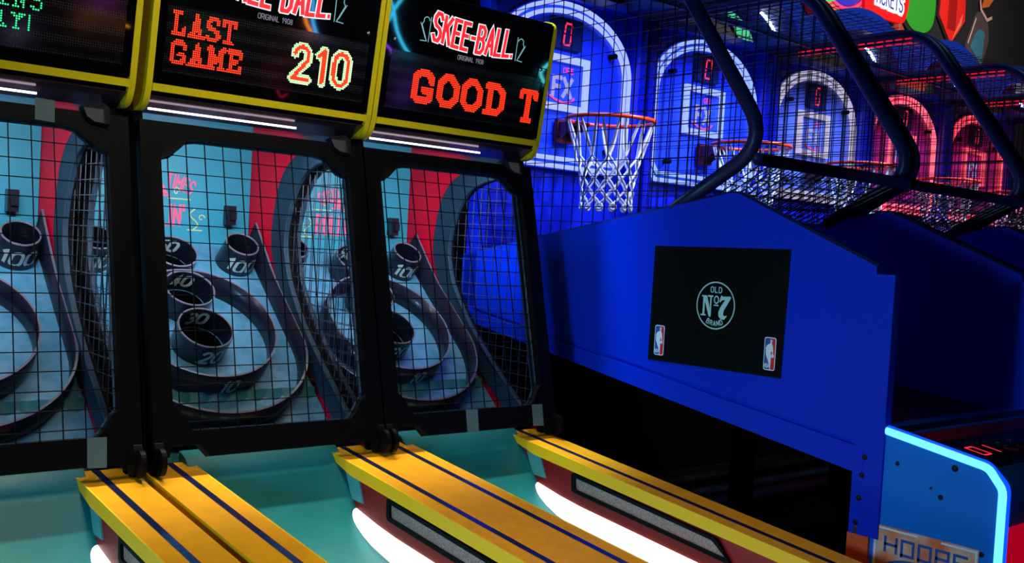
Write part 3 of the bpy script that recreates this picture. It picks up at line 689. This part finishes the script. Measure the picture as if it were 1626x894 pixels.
    mb = MB(); mb.ribbon(a3, 0.030, xz, 0.003, True, 0.05); part(mb, 'neon_backing', NEONH[0], bb)
    rect = [(-0.18, 2.165), (0.15, 2.165), (0.15, 2.425), (-0.18, 2.425)]
    mb = MB(); mb.prism(rect, 0.004, 0.022, xz, [[(-0.150, 2.195), (0.120, 2.195), (0.120, 2.395), (-0.150, 2.395)]]); part(mb, 'neon_square', NEONM[0], bb)
    mb = MB(); mb.prism([(-0.112, 2.455), (0.085, 2.455), (0.085, 2.60), (-0.112, 2.60)], 0.001, 0.02, xz); sb = part(mb, 'score_panel', NAVY, bb)
    mb = MB()
    def seg(cx, cz, w_, h_):
        for s_ in ([(0, 0), (w_, 0)], [(0, h_), (w_, h_)], [(0, 0.006), (0, h_ / 2 - 0.004)], [(0, h_ / 2 + 0.004), (0, h_ - 0.006)], [(w_, 0.006), (w_, h_ / 2 - 0.004)], [(w_, h_ / 2 + 0.004), (w_, h_ - 0.006)]):
            mb.ribbon([(cx + a + 0.12 * b, cz + b) for a, b in s_], 0.009, xz, 0.0215)
    seg(-0.035, 2.475, 0.042, 0.10); part(mb, 'score_digit', REDLED, sb)
    mb = MB(); text_ribbons(mb, '0F5', 0.026, 0.005, lambda a, b, c: xz(a + 0.025, 2.345 + b, c), 0.003, gap=1.8)
    mb.ribbon([(-0.10, 2.235), (-0.05, 2.215), (0.0, 2.205), (0.05, 2.212), (0.075, 2.235)], 0.010, xz, 0.004, step=0.01)
    part(mb, 'swoosh_print', PINKLED, bb)
    mb = MB(); text_ribbons(mb, 'FX', 0.085, 0.021, lambda a, b, c: xz(a - 0.01, 2.235 + b, c), 0.003, gap=1.6, wscale=0.9, italic=0.05); part(mb, 'printed_letters', glow('print_pale', (0.42, 0.42, 0.85), 0.75), bb)
    for sx in (-1, 1):
        for z in (2.47, 2.0): mb = MB(); mb.smooth = True; mb.lathe([(0.0, 0.045), (0.013, 0.045), (0.013, 0.0)], (sx * 0.30, z), lambda a, b, c: xz(a, b, c), 12); part(mb, 'backboard_bolt', MATTE, bb)
    # hoop with bracket and net
    hc = (0.0, 3.25); hz = 2.10; hr = 0.20
    mb = MB(); mb.smooth = True; mb.tube([(hc[0] + hr * math.cos(a), hc[1] + hr * math.sin(a), hz) for a in [2 * PI * i / 48 for i in range(48)]], 0.0095, 8, True)
    mb.smooth = False
    hp = part(mb, 'hoop', RIMRED)
    mb = MB(); mb.box(-0.055, 0.055, 3.545, 3.568, 2.01, 2.12)
    for sx in (-1, 1): mb.prism([(3.56, 2.015), (3.56, 2.105), (3.43, 2.105), (3.43, 2.09)], sx * 0.045, sx * 0.040, yz)
    mb.box(-0.045, 0.045, 3.43, 3.56, 2.097, 2.104); part(mb, 'hoop_bracket', mat('bracket_red', (0.10, 0.004, 0.008), 0.4), hp)
    mb = MB(); mb.smooth = True; NN = 12
    def ringp(k, z, r): a = 2 * PI * k / NN; return Vector((hc[0] + r * math.cos(a), hc[1] + r * math.sin(a), z))
    levels = [(0.0, 0.198, 0.0), (0.165, 0.148, 0.5), (0.215, 0.134, 0.0), (0.262, 0.125, 0.5), (0.305, 0.119, 0.0), (0.345, 0.116, 0.5), (0.378, 0.116, 0.0)]
    for li in range(len(levels) - 1):
        (d0, r0, o0), (d1, r1, o1) = levels[li], levels[li + 1]
        for k in range(NN):
            for s in (-0.5, 0.5):
                a = ringp(k + o0, hz - d0 - 0.004, r0); b = ringp(k + o0 + s, hz - d1, r1)
                if li == 0: a = ringp(k + o0 + s * 0.25, hz - 0.004, r0); 
                j = Vector((random.uniform(-1, 1), random.uniform(-1, 1), random.uniform(-1, 1))) * 0.004
                m_ = (a + b) / 2 + j
                rr = 0.0065 if li == 0 else 0.0052
                mb.tube([a, a.lerp(m_, 0.5), m_, m_.lerp(b, 0.5), b], [rr * 0.6, rr, rr * 1.15, rr, rr * 0.9], 6)
    for k in range(NN):
        c = ringp(k, hz - 0.392, 0.117)
        mb.tube([c + Vector((0.014 * math.cos(t) * -math.sin(2 * PI * k / NN), 0.014 * math.cos(t) * math.cos(2 * PI * k / NN), 0.014 * math.sin(t))) for t in [2 * PI * i / 8 for i in range(8)]], 0.006, 6, True)
    part(mb, 'net', NETW, hp)
    # front bars and lower front net
    mb = MB(); mb.smooth = True; mb.tube([(-HW, 2.075, 1.845), (HW, 2.075, 1.845)], 0.022, 10); part(mb, 'front_crossbar', NAVY)
    lf = lambda a, b, c: (a, 2.085 + 0.335 * b, 1.835 - 0.195 * b - c)
    mb = MB(); wire_grid(mb, [(-0.47, 0.04), (0.47, 0.04), (0.47, 0.98), (-0.47, 0.98)], 0.050, 0.125, 0.0024, lf); 
    for i in range(-2, 20):
        a = -0.47 + i * 0.05
        p, q = (a, 0.98), (a + 0.10, 0.04)
        if p[0] < -0.47 or q[0] > 0.47: continue
        mb.tube([lf(*p, 0.004), lf(*q, 0.004)], 0.0024, 4)
    part(mb, 'front_net', WIRE)
    mb = MB(); wire_grid(mb, [(-0.47, 2.66), (0.47, 2.66), (0.47, 3.24), (-0.47, 3.24)], 0.06, 0.06, 0.002, lambda a, b, c: (a, b, 2.70 - c)); part(mb, 'top_net', WIRE)
    for bx in ((-0.47, 0.47, 3.235, 3.258, 2.685, 2.715), (-0.46, 0.46, 3.54, 3.60, 2.69, 2.73)):
        mb = MB(); mb.box(*bx); part(mb, 'top_beam', BLUEIN if bx[2] > 3.5 else NAVY)
    # arched hood
    def ell(w_, h_, n=28): return [(w_ * math.cos(PI * i / n), 2.705 + h_ * math.sin(PI * i / n)) for i in range(n + 1)]
    hood = ell(0.49, 0.305) + list(reversed(ell(0.375, 0.185)))
    mb = MB(); mb.prism(hood, 0.0, 0.30, lambda a, b, c: (a, 3.26 + c, b)); hd = part(mb, 'hood', NAVYHOOD)
    mb = MB(); mb.smooth = True
    mb.tube([(a, 3.258, b) for a, b in ell(0.375, 0.185)], 0.004, 5); part(mb, 'hood_edge', BLUEIN, hd)
    mb = MB(); mb.smooth = True; mb.tube([(0.366 * math.cos(t), 3.40, 2.705 + 0.177 * math.sin(t)) for t in [0.30 + 0.055 * k for k in range(13)]], 0.008, 6); lp = part(mb, 'lamp_strip', WHITELED, hd)
    # console at the player's end
    cons = [(1.628, 0.02), (1.628, 1.02), (1.569, 1.022), (1.229, 0.966), (1.198, 0.920), (1.198, 0.02)]
    mb = MB(); mb.prism(cons, -0.508, 0.508, yz); co = part(mb, 'console', [BLUEC])
    led = [(1.572, 1.030), (1.233, 0.975), (1.190, 0.923), (1.190, 0.03)]
    for sx in (-1, 1):
        mb = MB(); mb.smooth = True; mb.tube([(sx * 0.506, a, b) for a, b in rounded(led, 0.015, 3)], 0.0115, 8); e_ = part(mb, 'light_edge', CYANLED, co)
        mb = MB(); mb.smooth = True; mb.tube([(sx * 0.496, a - 0.006 if b < 0.95 else a, b + 0.006) for a, b in rounded(led, 0.015, 3)], 0.010, 8); part(mb, 'light_edge_glow', BLUELED, e_)
        for yy, z, r in ((1.495, 0.935, 0.007), (1.325, 0.955, 0.010), (1.36, 0.865, 0.008), (1.39, 0.885, 0.004), (1.235, 0.735, 0.008)):
            mb = MB(); mb.smooth = True; mb.lathe([(0.0, 0.003), (r * 0.7, 0.003), (r, 0.0)], (yy, z), lambda a, b, c: (sx * (0.508 + c), a, b), 12); part(mb, 'bolt', GREYP, co)
        # printed sign on the console side
        sd = lambda a, b, c: (sx * (0.509 + c), (1.3965 - a) if sx < 0 else (1.3965 + a), 0.745 - b)
        mb = MB(); mb.prism([(-0.156, 0.0), (0.156, 0.0), (0.156, 0.30), (-0.156, 0.30)], -0.001, 0.002, sd); sg = part(mb, 'console_sign', SIGNO, co)
        mb = MB(); mb.ribbon([(-0.150, 0.30), (-0.150, 0.007), (-0.02, 0.007)], 0.006, sd, 0.0026); mb.ribbon([(0.05, 0.007), (0.150, 0.007), (0.150, 0.30)], 0.006, sd, 0.0026)
        mb.prism([(0.0 + 0.10 * math.cos(t), 0.150 + 0.055 * math.sin(t)) for t in [2 * PI * i / 30 for i in range(30)]], 0.0024, 0.0028, sd); part(mb, 'sign_border', PWHITE, sg)
        mb = MB()
        for i, ch in enumerate('HOOPS'):
            st = {'H': [[(0, 0), (0, 2)], [(2, 0), (2, 2)], [(0, 1), (2, 1)]], 'O': [[(0, 0), (2, 0), (2, 2), (0, 2), (0, -0.2)]], 'P': [[(0, 0), (0, 2), (2, 2), (2, 0.9), (0, 0.9)]], 'S': [[(2, 2), (0, 2), (0, 1), (2, 1), (2, 0), (0, 0)]]}[ch]
            for s_ in st: mb.ribbon([(-0.118 + i * 0.052 + a * 0.0175, 0.072 - b * 0.021) for a, b in s_], 0.008, sd, 0.0027, step=0.03, ends=0.003)
        mb.ribbon(arc(-0.02, 0.15, 0.115, 0.062, 150, 300, 20), 0.010, sd, 0.003); part(mb, 'sign_letters', PBLUE, sg)
    # console top: red strip, digits, buttons
    tz = lambda y: 0.966 + 0.1647 * (y - 1.229)
    tp = lambda a, b, c: (a, b, tz(b) + c)
    mb = MB(); mb.prism([(-0.49, 1.24), (0.49, 1.24), (0.49, 1.56), (-0.49, 1.56)], 0.0, 0.004, tp); part(mb, 'console_top', NAVY, co)
    mb = MB(); mb.prism([(-0.485, 1.425), (0.485, 1.425), (0.485, 1.49), (-0.485, 1.49)], 0.004, 0.008, tp); part(mb, 'red_strip', DKRED, co)
    mb = MB(); mb.prism([(-0.485, 1.49), (0.485, 1.49), (0.485, 1.50), (-0.485, 1.50)], 0.004, 0.012, tp); part(mb, 'ramp_lip', BLUEC, co)
    mb = MB(); mb.prism([(-0.48, 1.25), (-0.33, 1.25), (-0.33, 1.34), (-0.48, 1.34)], 0.004, 0.028, tp); part(mb, 'readout_housing', MATTE, co)
    mb = MB()
    def seg2(cx, cy, on):
        w_, h_ = 0.042, 0.056; S = {'a': [(0, h_), (w_, h_)], 'g': [(0, h_ / 2), (w_, h_ / 2)], 'd': [(0, 0), (w_, 0)], 'f': [(0, h_ / 2), (0, h_)], 'e': [(0, 0), (0, h_ / 2)], 'b': [(w_, h_ / 2), (w_, h_)], 'c': [(w_, 0), (w_, h_ / 2)]}
        for k in on: mb.ribbon([(cx + a, cy + b) for a, b in S[k]], 0.007, tp, 0.0285)
    seg2(-0.462, 1.266, 'abcdef'); seg2(-0.400, 1.266, 'bc'); part(mb, 'readout_digits', REDLED, co)
    for k in range(3):
        mb = MB(); mb.smooth = True; cx = -0.26 + 0.085 * k
        mb.lathe([(0.030, 0.004), (0.030, 0.014), (0.024, 0.018), (0.0, 0.020)], (cx, 1.33), tp, 20); part(mb, 'button', CUPM, co)
        mb = MB(); mb.smooth = True; mb.lathe([(0.033, 0.004), (0.033, 0.009), (0.029, 0.010)], (cx, 1.33), tp, 20); part(mb, 'button_ring', ORANGE, co)
    mb = MB(); mb.prism([tuple(p) for p in rounded([(-0.47, 0.30), (0.05, 0.30), (0.05, 0.81), (-0.47, 0.81)], 0.03, 4, True)], 0.0, 0.012, lambda a, b, c: (a, 1.198 - c, b)); part(mb, 'coin_door', mat('red_door_added_glow', (0.6, 0.0, 0.03), 0.4, emit=(1.0, 0.0, 0.03), es=0.35), co)  # emission put into the door's red in place of light falling on it
    return root

h0 = build_hoops()
hoops = [h0]
LAB = ['nearest blue basketball machine, its side panel carrying a black banner with a round emblem',
       'second basketball machine from the left, blue lit arch seen through two nets',
       'middle basketball machine with a pale white lit arch and square',
       'fourth basketball machine from the left, with a red lit arch',
       'farthest basketball machine at the right edge, with a red lit arch']
for i in range(1, 5):
    c = copy_tree(h0); c.location.x = HX + 1.05 * i; hoops.append(c)
INNER = {2: mat('backboard_pale_lit', (0.10, 0.16, 0.55), 0.35), 3: mat('backboard_rose_lit', (0.28, 0.015, 0.24), 0.35), 4: mat('backboard_rose_lit', (0.28, 0.015, 0.24), 0.35)}  # neon light of these bays is put into the backboard colour
def setmat(o, m):
    o.material_slots[0].link = 'OBJECT'; o.material_slots[0].material = m
for i, r_ in enumerate(hoops):
    r_['label'] = LAB[i]
    for n_, mm in (('neon_arch', NEONM[i]), ('neon_square', NEONM[i]), ('neon_backing', NEONH[i])):
        for o in find(r_, n_): setmat(o, mm)
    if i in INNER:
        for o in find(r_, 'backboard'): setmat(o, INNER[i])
    col = [(0.12, 0.2, 1.0), (0.14, 0.22, 1.0), (0.35, 0.42, 1.0), (1.0, 0.1, 0.25), (1.0, 0.1, 0.25)][i]
    if i == 0:
        for o in find(r_, 'chasing_light'): bpy.data.objects.remove(o, do_unlink=True)
    area('hood_lamp', (0.0, 0.72, 0.0 + 2.66), (0.0, 1.16, 1.95), 0.7, 0.12, [8, 8, 5, 3, 3][i], col, r_, spread=95)
    area('net_lamp', (0.25, 0.1, 2.66), (0.0, 0.85, 1.9), 0.12, 0.12, [2.2, 2.2, 2.2, 1.5, 1.5][i], (0.8, 0.85, 1.0), r_, spread=60)

# banner on the first machine's side panel
base = HB
sp0 = [c for c in h0.children if c.name.split('.')[0] == 'side_panel'][0]
bn = lambda a, b, c: (-0.5155 - c, 2.1915 - a, b)     # a runs towards the player, b = height
mb = MB(); mb.prism([(-0.2885, 1.123), (0.2835, 1.129), (0.2905, 1.547), (-0.2865, 1.538)], -0.001, 0.002, bn)
ban = mb.build('side_banner', BANNER, sp0, base, 'black square banner with a round pale emblem and two small crests')
E0 = (0.004, 1.343)
em = lambda a, b, c: bn(E0[0] + a, E0[1] + b, c)
mb = MB(); mb.ribbon([(0.080 * math.cos(t), 0.080 * math.sin(t)) for t in [2 * PI * i / 48 for i in range(48)]], 0.0045, em, 0.003, True, 0.05)
mb.prism([(-0.060, 0.032), (-0.038, 0.032), (-0.024, -0.012), (-0.024, 0.028), (-0.034, 0.028), (-0.034, 0.034), (-0.012, 0.034), (-0.012, 0.029), (-0.018, 0.028), (-0.018, -0.040), (-0.026, -0.040), (-0.046, 0.012), (-0.046, -0.033), (-0.040, -0.033), (-0.040, -0.038), (-0.062, -0.038), (-0.062, -0.033), (-0.054, -0.033), (-0.054, 0.027), (-0.060, 0.027)], 0.002, 0.003, em)
mb.prism([(0.025, 0.036), (0.028, 0.033), (0.060, 0.035), (0.064, 0.030), (0.036, -0.015), (0.034, -0.028), (0.040, -0.034), (0.048, -0.030), (0.050, -0.034), (0.040, -0.045), (0.026, -0.045), (0.016, -0.036), (0.014, -0.022), (0.020, -0.006), (0.040, 0.022), (0.026, 0.020), (0.019, 0.012), (0.016, 0.014), (0.022, 0.036)], 0.002, 0.003, em)
mb.ribbon([(0.003 + 0.009 * math.cos(t), 0.020 + 0.012 * math.sin(t)) for t in [2 * PI * i / 20 for i in range(20)]], 0.0045, em, 0.003, True, 0.02)
mb.ribbon([(-0.007, 0.001), (0.013, 0.001)], 0.0045, em, 0.003)
text_ribbons(mb, 'OLD', 0.018, 0.0034, lambda a, b, c: em(a, 0.045 + b, c), 0.003, gap=2.4, wscale=0.95)
st, tot = layout('BRAND', 0.016, gap=2.3, wscale=0.98)
for s_ in st: mb.ribbon([((0.070 - b) * math.sin(a / 0.070), -(0.070 - b) * math.cos(a / 0.070)) for a, b in s_], 0.0034, em, 0.003, step=0.004)
mb.build('round_emblem', MINT, ban, base, 'pale green ring emblem reading OLD No 7 BRAND')
def crest(ca, cb):
    f = lambda a, b, c: bn(ca + a, cb + b, c)
    rr = lambda w_, h_, r: [tuple(p) for p in rounded([(-w_, -h_), (w_, -h_), (w_, h_), (-w_, h_)], r, 5, True)]
    mb = MB(); mb.prism(rr(0.0225, 0.054, 0.009), 0.002, 0.0026, f); c0 = mb.build('crest', PWHITE, ban, base)
    mb = MB(); b2 = rr(0.0200, 0.0510, 0.007)
    mb.prism([p if p[0] < 0.004 else (0.004, p[1]) for p in b2], 0.0026, 0.0030, f); mb.cur = 1
    mb.prism([p if p[0] > 0.004 else (0.004, p[1]) for p in b2], 0.0026, 0.0030, f)
    mb.cur = 2
    fig = [(0.001, 0.047), (0.006, 0.047), (0.008, 0.042), (0.006, 0.036), (0.008, 0.031), (0.011, 0.026), (0.013, 0.014), (0.014, 0.0), (0.012, -0.004), (0.008, 0.008), (0.006, 0.010), (0.004, 0.003), (0.006, -0.012), (0.006, -0.030), (0.0055, -0.051), (0.0025, -0.051), (0.001, -0.036), (-0.006, -0.020), (-0.014, -0.004), (-0.016, 0.008), (-0.014, 0.012), (-0.017, 0.016), (-0.014, 0.024), (-0.007, 0.031), (0.0, 0.033), (0.001, 0.040)]
    mb.prism(fig, 0.0030, 0.0034, f)
    mb.prism([(0.0115 + 0.006 * math.cos(t), -0.006 + 0.006 * math.sin(t)) for t in [2 * PI * i / 16 for i in range(16)]], 0.0030, 0.0034, f)
    text_ribbons(mb, 'NBA', 0.012, 0.0024, lambda a, b, c: f(a - 0.009, -0.045 + b, c), 0.0034, gap=1.2, wscale=0.75)
    mb.build('crest_print', [PBLUE, PRED, PWHITE], c0, base)
crest(-0.2385, 1.198); crest(0.2360, 1.204)

# ================================================================== wall signs and paintings
WY = 4.615
wl = lambda a, b, c: (a, WY - c, b)
def ell2(cx, cz, rx, rz, a0=0, a1=360, n=40): return [(cx + rx * math.cos(math.radians(a0 + (a1 - a0) * i / n)), cz + rz * math.sin(math.radians(a0 + (a1 - a0) * i / n))) for i in range(n + (0 if a1 - a0 == 360 else 1))]
# round lit sign
rs = thing('round_sign', (7.16, WY, 3.9), 'round glowing sign with blue centre and white ring above the basketball machines', 'sign')
B0 = (7.16, WY, 3.9); c0 = (7.16, 3.93)
mb = MB(); mb.prism(ell2(*c0, 0.62, 0.62), 0.0, 0.06, wl); mb.build('sign_body', mat('sign_red_dark', (0.3, 0.0, 0.02), 0.5, emit=(1, 0.0, 0.03), es=0.12), rs, B0)
mb = MB(); mb.prism(ell2(c0[0], c0[1], 0.36, 0.36), 0.06, 0.075, wl); mb.build('blue_disc', glow('sign_blue', (0.01, 0.01, 0.6), 0.9), rs, B0)
mb = MB(); mb.ribbon(ell2(c0[0], c0[1], 0.26, 0.26), 0.065, wl, 0.077, True, 0.05); mb.build('white_ring', SIGNWHT, rs, B0)
mb = MB(); mb.ribbon(ell2(c0[0], c0[1], 0.385, 0.385), 0.03, wl, 0.077, True, 0.05); mb.build('pink_ring', glow('sign_pink', (1, 0.05, 0.22), 1.0), rs, B0)
mb = MB(); mb.prism(ell2(c0[0], c0[1], 0.56, 0.56, 190, 350) + list(reversed(ell2(c0[0], c0[1] + 0.05, 0.46, 0.46, 190, 350))), 0.06, 0.08, wl); mb.build('salmon_crescent', glow('sign_salmon', (1, 0.14, 0.10), 1.2), rs, B0)
mb = MB(); mb.prism(ell2(6.90, 3.60, 0.13, 0.05, 0, 360, 20), 0.08, 0.09, wl); mb.build('green_spot', glow('sign_green', (0.0, 0.8, 0.15), 1.0), rs, B0)
mb = MB(); text_ribbons(mb, 'CC', 0.05, 0.012, lambda a, b, c: wl(c0[0] - 0.04 + a, 3.645 + b, c), 0.080); mb.build('small_letters', glow('sign_violet', (0.25, 0.1, 0.5), 0.8), rs, B0)
# ticket sign
B0 = (7.72, WY, 3.8)
ts = thing('ticket_sign', B0, 'red glowing sign with the word TICKETS in blue on white', 'sign')
mb = MB(); mb.prism([tuple(p) for p in rounded([(7.40, 3.55), (7.55, 3.55), (8.02, 3.57), (8.08, 3.72), (8.08, 4.5), (7.40, 4.5)], 0.06, 4, True)], 0.085, 0.115, wl); mb.prism([(7.85, 3.7), (8.0, 3.7), (8.0, 4.4), (7.85, 4.4)], 0.0, 0.085, wl); mb.build('sign_body', mat('sign_red', (0.7, 0.0, 0.0), 0.5, emit=(1, 0.0, 0.0), es=0.35), ts, B0)
tk = lambda a, b, c: wl(7.745 + a, 3.665 + b, c)
st, tot = layout('TICKETS', 0.125, gap=1.7, wscale=0.60)
st = [[(a + 0.01, b + a * -0.02) for a, b in s_] for s_ in st]
mb = MB()
for s_ in st: mb.ribbon(s_, 0.07, tk, 0.118, step=0.03, ends=0.03)
mb.build('letter_backing', SIGNWHT, ts, B0)
mb = MB()
for s_ in st: mb.ribbon(s_, 0.016, tk, 0.121, step=0.03, ends=0.006)
mb.build('letters', glow('sign_letter_blue', (0.01, 0.02, 0.5), 0.8), ts, B0)
# painted wall pieces
GREEN = mat('mural_green', (0.02, 0.36, 0.01), 0.7); BRICK = mat('mural_brick', (0.45, 0.05, 0.02), 0.7); OUT = mat('mural_outline', (0.006, 0.006, 0.006), 0.7)
GEM = mat('mural_gem', (0.95, 0.02, 0.01), 0.5); GEMD = mat('mural_gem_dark', (0.45, 0.005, 0.005), 0.5); GEMH = mat('mural_gem_light', (1.0, 0.22, 0.12), 0.5)
mb = MB(); sh = [(8.15, 4.4), (8.12, 3.75), (8.30, 3.60), (8.50, 3.585), (8.68, 3.66), (8.72, 3.85), (8.64, 4.4)]
mb.prism([tuple(p) for p in rounded([(8.10, 4.4), (8.07, 3.72), (8.28, 3.57), (8.51, 3.545), (8.72, 3.64), (8.76, 3.85), (8.68, 4.4)], 0.08, 5, True)], 0.0, 0.012, wl)
mb.cur = 1; mb.prism([tuple(p) for p in rounded(sh, 0.10, 5, True)], 0.012, 0.02, wl)
tag(mb.build('wall_cutout', [OUT, GREEN]), 'large green rounded shape painted on the dark wall beside the TICKETS sign', 'wall decoration')
mb = MB(); mb.prism([(7.95, 3.50), (8.13, 3.66), (8.30, 3.52), (8.52, 3.50), (8.72, 3.60), (8.80, 3.45), (8.60, 3.0), (8.0, 3.0)], 0.0, 0.006, wl)
mb.cur = 1
for (a, b, c, d) in ((8.02, 3.57, 8.28, 3.40), (8.15, 3.64, 8.10, 3.42), (8.35, 3.50, 8.33, 3.3), (8.0, 3.38, 8.75, 3.38), (8.55, 3.5, 8.56, 3.3)): mb.ribbon([(a, b), (c, d)], 0.018, wl, 0.008)
tag(mb.build('wall_cutout', [BRICK, mat('mortar', (0.35, 0.16, 0.12), 0.8)]), 'dark red painted brickwork below the green shape on the wall', 'wall decoration')
mb = MB(); mb.prism([(8.80, 4.45), (8.76, 3.80), (9.03, 3.55), (9.30, 3.83), (9.27, 4.45)], 0.0, 0.012, wl)
mb.cur = 1; mb.prism([(8.83, 4.45), (8.79, 3.81), (9.03, 3.595), (9.27, 3.84), (9.24, 4.45)], 0.012, 0.02, wl)
mb.cur = 2; mb.prism([(8.96, 4.45), (8.94, 3.72), (9.09, 3.72), (9.11, 4.45)], 0.020, 0.024, wl)
mb.cur = 3; mb.prism([(9.05, 3.64), (9.20, 3.80), (9.22, 3.90), (9.14, 3.78)], 0.020, 0.024, wl)
tag(mb.build('wall_cutout', [OUT, GEM, GEMD, GEMH]), 'pointed bright red gem painted on the dark wall', 'wall decoration')
# painted bottle
mb = MB(); bo = [(9.32, 3.62), (9.45, 3.86), (9.50, 3.97), (9.66, 4.02), (9.76, 3.92), (9.80, 3.75), (9.66, 3.46)]
mb.prism([tuple(p) for p in rounded(bo, 0.05, 4, True)], 0.0, 0.008, wl)
mb.cur = 1; mb.prism([tuple(p) for p in rounded([(9.42, 3.64), (9.53, 3.80), (9.70, 3.74), (9.66, 3.50)], 0.03, 4, True)], 0.008, 0.012, wl); mb.prism(ell2(9.615, 3.78, 0.085, 0.05, 0, 360, 20), 0.012, 0.014, wl)
mb.cur = 2; mb.prism([(9.60, 4.03), (9.74, 4.07), (9.84, 4.16), (9.80, 4.28), (9.66, 4.16)], 0.004, 0.012, wl)
mb.cur = 3; mb.ribbon([(9.56, 4.10), (9.58, 4.02), (9.72, 3.94), (9.82, 3.98)], 0.03, wl, 0.014); mb.ribbon([(9.37, 3.66), (9.50, 3.92)], 0.02, wl, 0.014)
tag(mb.build('wall_cutout', [mat('mural_glass', (0.10, 0.07, 0.07), 0.5), mat('mural_liquid', (0.05, 0.22, 0.33), 0.5), mat('mural_cork', (0.75, 0.18, 0.02), 0.6), mat('mural_highlight', (0.75, 0.5, 0.42), 0.5)]), 'tilted corked bottle with blue liquid painted on the dark wall', 'wall decoration')
# green and orange painted pieces glimpsed behind the nets
mb = MB(); mb.prism([tuple(p) for p in rounded([(5.70, 3.34), (6.30, 3.36), (6.55, 3.20), (6.45, 3.02), (6.25, 2.62), (6.1, 2.62), (6.05, 3.0)], 0.05, 4, True)], 0.0, 0.01, wl)
mb.cur = 1
for k in range(6): mb.ribbon([(5.7, 3.28 - 0.08 * k), (6.5, 3.28 - 0.08 * k)], 0.01, wl, 0.012)
for k in range(9): mb.ribbon([(5.8 + 0.09 * k, 3.3), (5.8 + 0.09 * k, 2.8)], 0.01, wl, 0.012)
tag(mb.build('wall_cutout', [mat('mural_teal', (0.03, 0.42, 0.22), 0.7), OUT]), 'green tiled patch painted on the wall, seen through the second basketball machine', 'wall decoration')
mb = MB(); mb.prism([(7.75, 3.42), (8.05, 3.40), (8.20, 3.28), (8.05, 3.10), (7.80, 3.08), (7.70, 3.2)], 0.0, 0.01, wl); mb.cur = 1; mb.prism(ell2(8.02, 3.34, 0.14, 0.10, 0, 360, 20), 0.010, 0.014, wl)
tag(mb.build('wall_cutout', [mat('mural_rust', (0.55, 0.10, 0.03), 0.7), mat('mural_orange', (0.8, 0.24, 0.06), 0.7)]), 'small orange and rust patch painted on the wall behind the middle basketball machine', 'wall decoration')

# ================================================================== neon on the opposite wall of the aisle, mirrored in the display glass
NY = -2.0
mb = MB(); mb.box(0.5, 9.0, -2.16, -2.06, 0.9, 2.9); struct('trim_1', mb, MATTE)
nw = lambda a, b, c: (a, NY + c, b)
def neon(label, col, st_, lines, r=0.012, name='neon_sign'):
    g = glow('neon_' + label.split()[0], col, st_ * 9)
    x0 = sum(p[0] for p in lines[0]) / len(lines[0]); z0 = sum(p[1] for p in lines[0]) / len(lines[0])
    t = thing(name, (x0, -2.05, z0), label, 'neon sign')
    for L in lines:
        m2 = MB(); m2.smooth = True; m2.tube([nw(a, b, 0) for a, b in rounded(L, 0.05, 4)], r, 6); m2.build('neon_tube', g, t, (x0, -2.05, z0))
    m2 = MB()
    for L in lines: m2.box(L[0][0] - 0.01, L[0][0] + 0.01, -2.06, NY, L[0][1] - 0.01, L[0][1] + 0.01); m2.box(L[-1][0] - 0.01, L[-1][0] + 0.01, -2.06, NY, L[-1][1] - 0.01, L[-1][1] + 0.01)
    m2.build('tube_holder', BLACK, t, (x0, -2.05, z0))
    return t
neon('cyan bent neon tube mirrored in the right display glass', (0.05, 0.6, 1.0), 1.6, [[(4.84, 2.20), (4.93, 2.08), (4.98, 1.96), (5.03, 1.88), (5.10, 1.80), (5.19, 1.73)], [(4.99, 2.20), (4.93, 2.08), (4.90, 1.98)]], 0.014)
neon('orange upright neon curve mirrored in the middle display glass', (1.0, 0.25, 0.02), 1.6, [[(4.07, 2.02), (4.12, 1.82), (4.22, 1.72)]], 0.014)
neon('blue upright neon curve mirrored beside the orange one', (0.05, 0.45, 1.0), 1.6, [[(4.15, 2.02), (4.18, 1.84), (4.25, 1.73)]], 0.014)
neon('violet looped neon tube mirrored near the letter G', (0.28, 0.06, 1.0), 1.4, [[(4.91, 1.78), (4.99, 1.74), (5.03, 1.69)], [(5.17, 1.53), (5.25, 1.46), (5.24, 1.34), (5.15, 1.28)]], 0.010)
neon('turquoise hooked neon tube mirrored at the right edge of the right display', (0.08, 0.7, 0.8), 1.5, [[(6.84, 1.92), (6.74, 1.82), (6.80, 1.75), (6.90, 1.67)]], 0.016)
neon('amber neon outline mirrored in the left display glass', (1.0, 0.35, 0.02), 0.9, [[(2.38, 1.47), (2.36, 1.55), (2.50, 1.56), (2.52, 1.54)], [(2.57, 1.54), (2.71, 1.52)]], 0.010)
neon('magenta straight neon tube mirrored at the top of the left display', (0.9, 0.05, 1.0), 1.4, [[(2.40, 1.67), (2.58, 1.68)]], 0.010)
neon('white wavy neon tube mirrored below the green letters', (0.5, 0.5, 1.0), 1.4, [[(1.99, 1.41), (1.96, 1.34), (1.90, 1.28)]], 0.008)
neon('crimson dotted neon loop mirrored beside the digits', (0.8, 0.01, 0.08), 0.7, [[(4.11, 1.48), (3.93, 1.46), (3.88, 1.36), (3.98, 1.24), (4.03, 1.16), (4.08, 1.21)]], 0.005)
neon('green short neon bar mirrored over the letters LAST', (0.02, 0.8, 0.45), 1.0, [[(3.20, 1.63), (3.41, 1.63)]], 0.006)
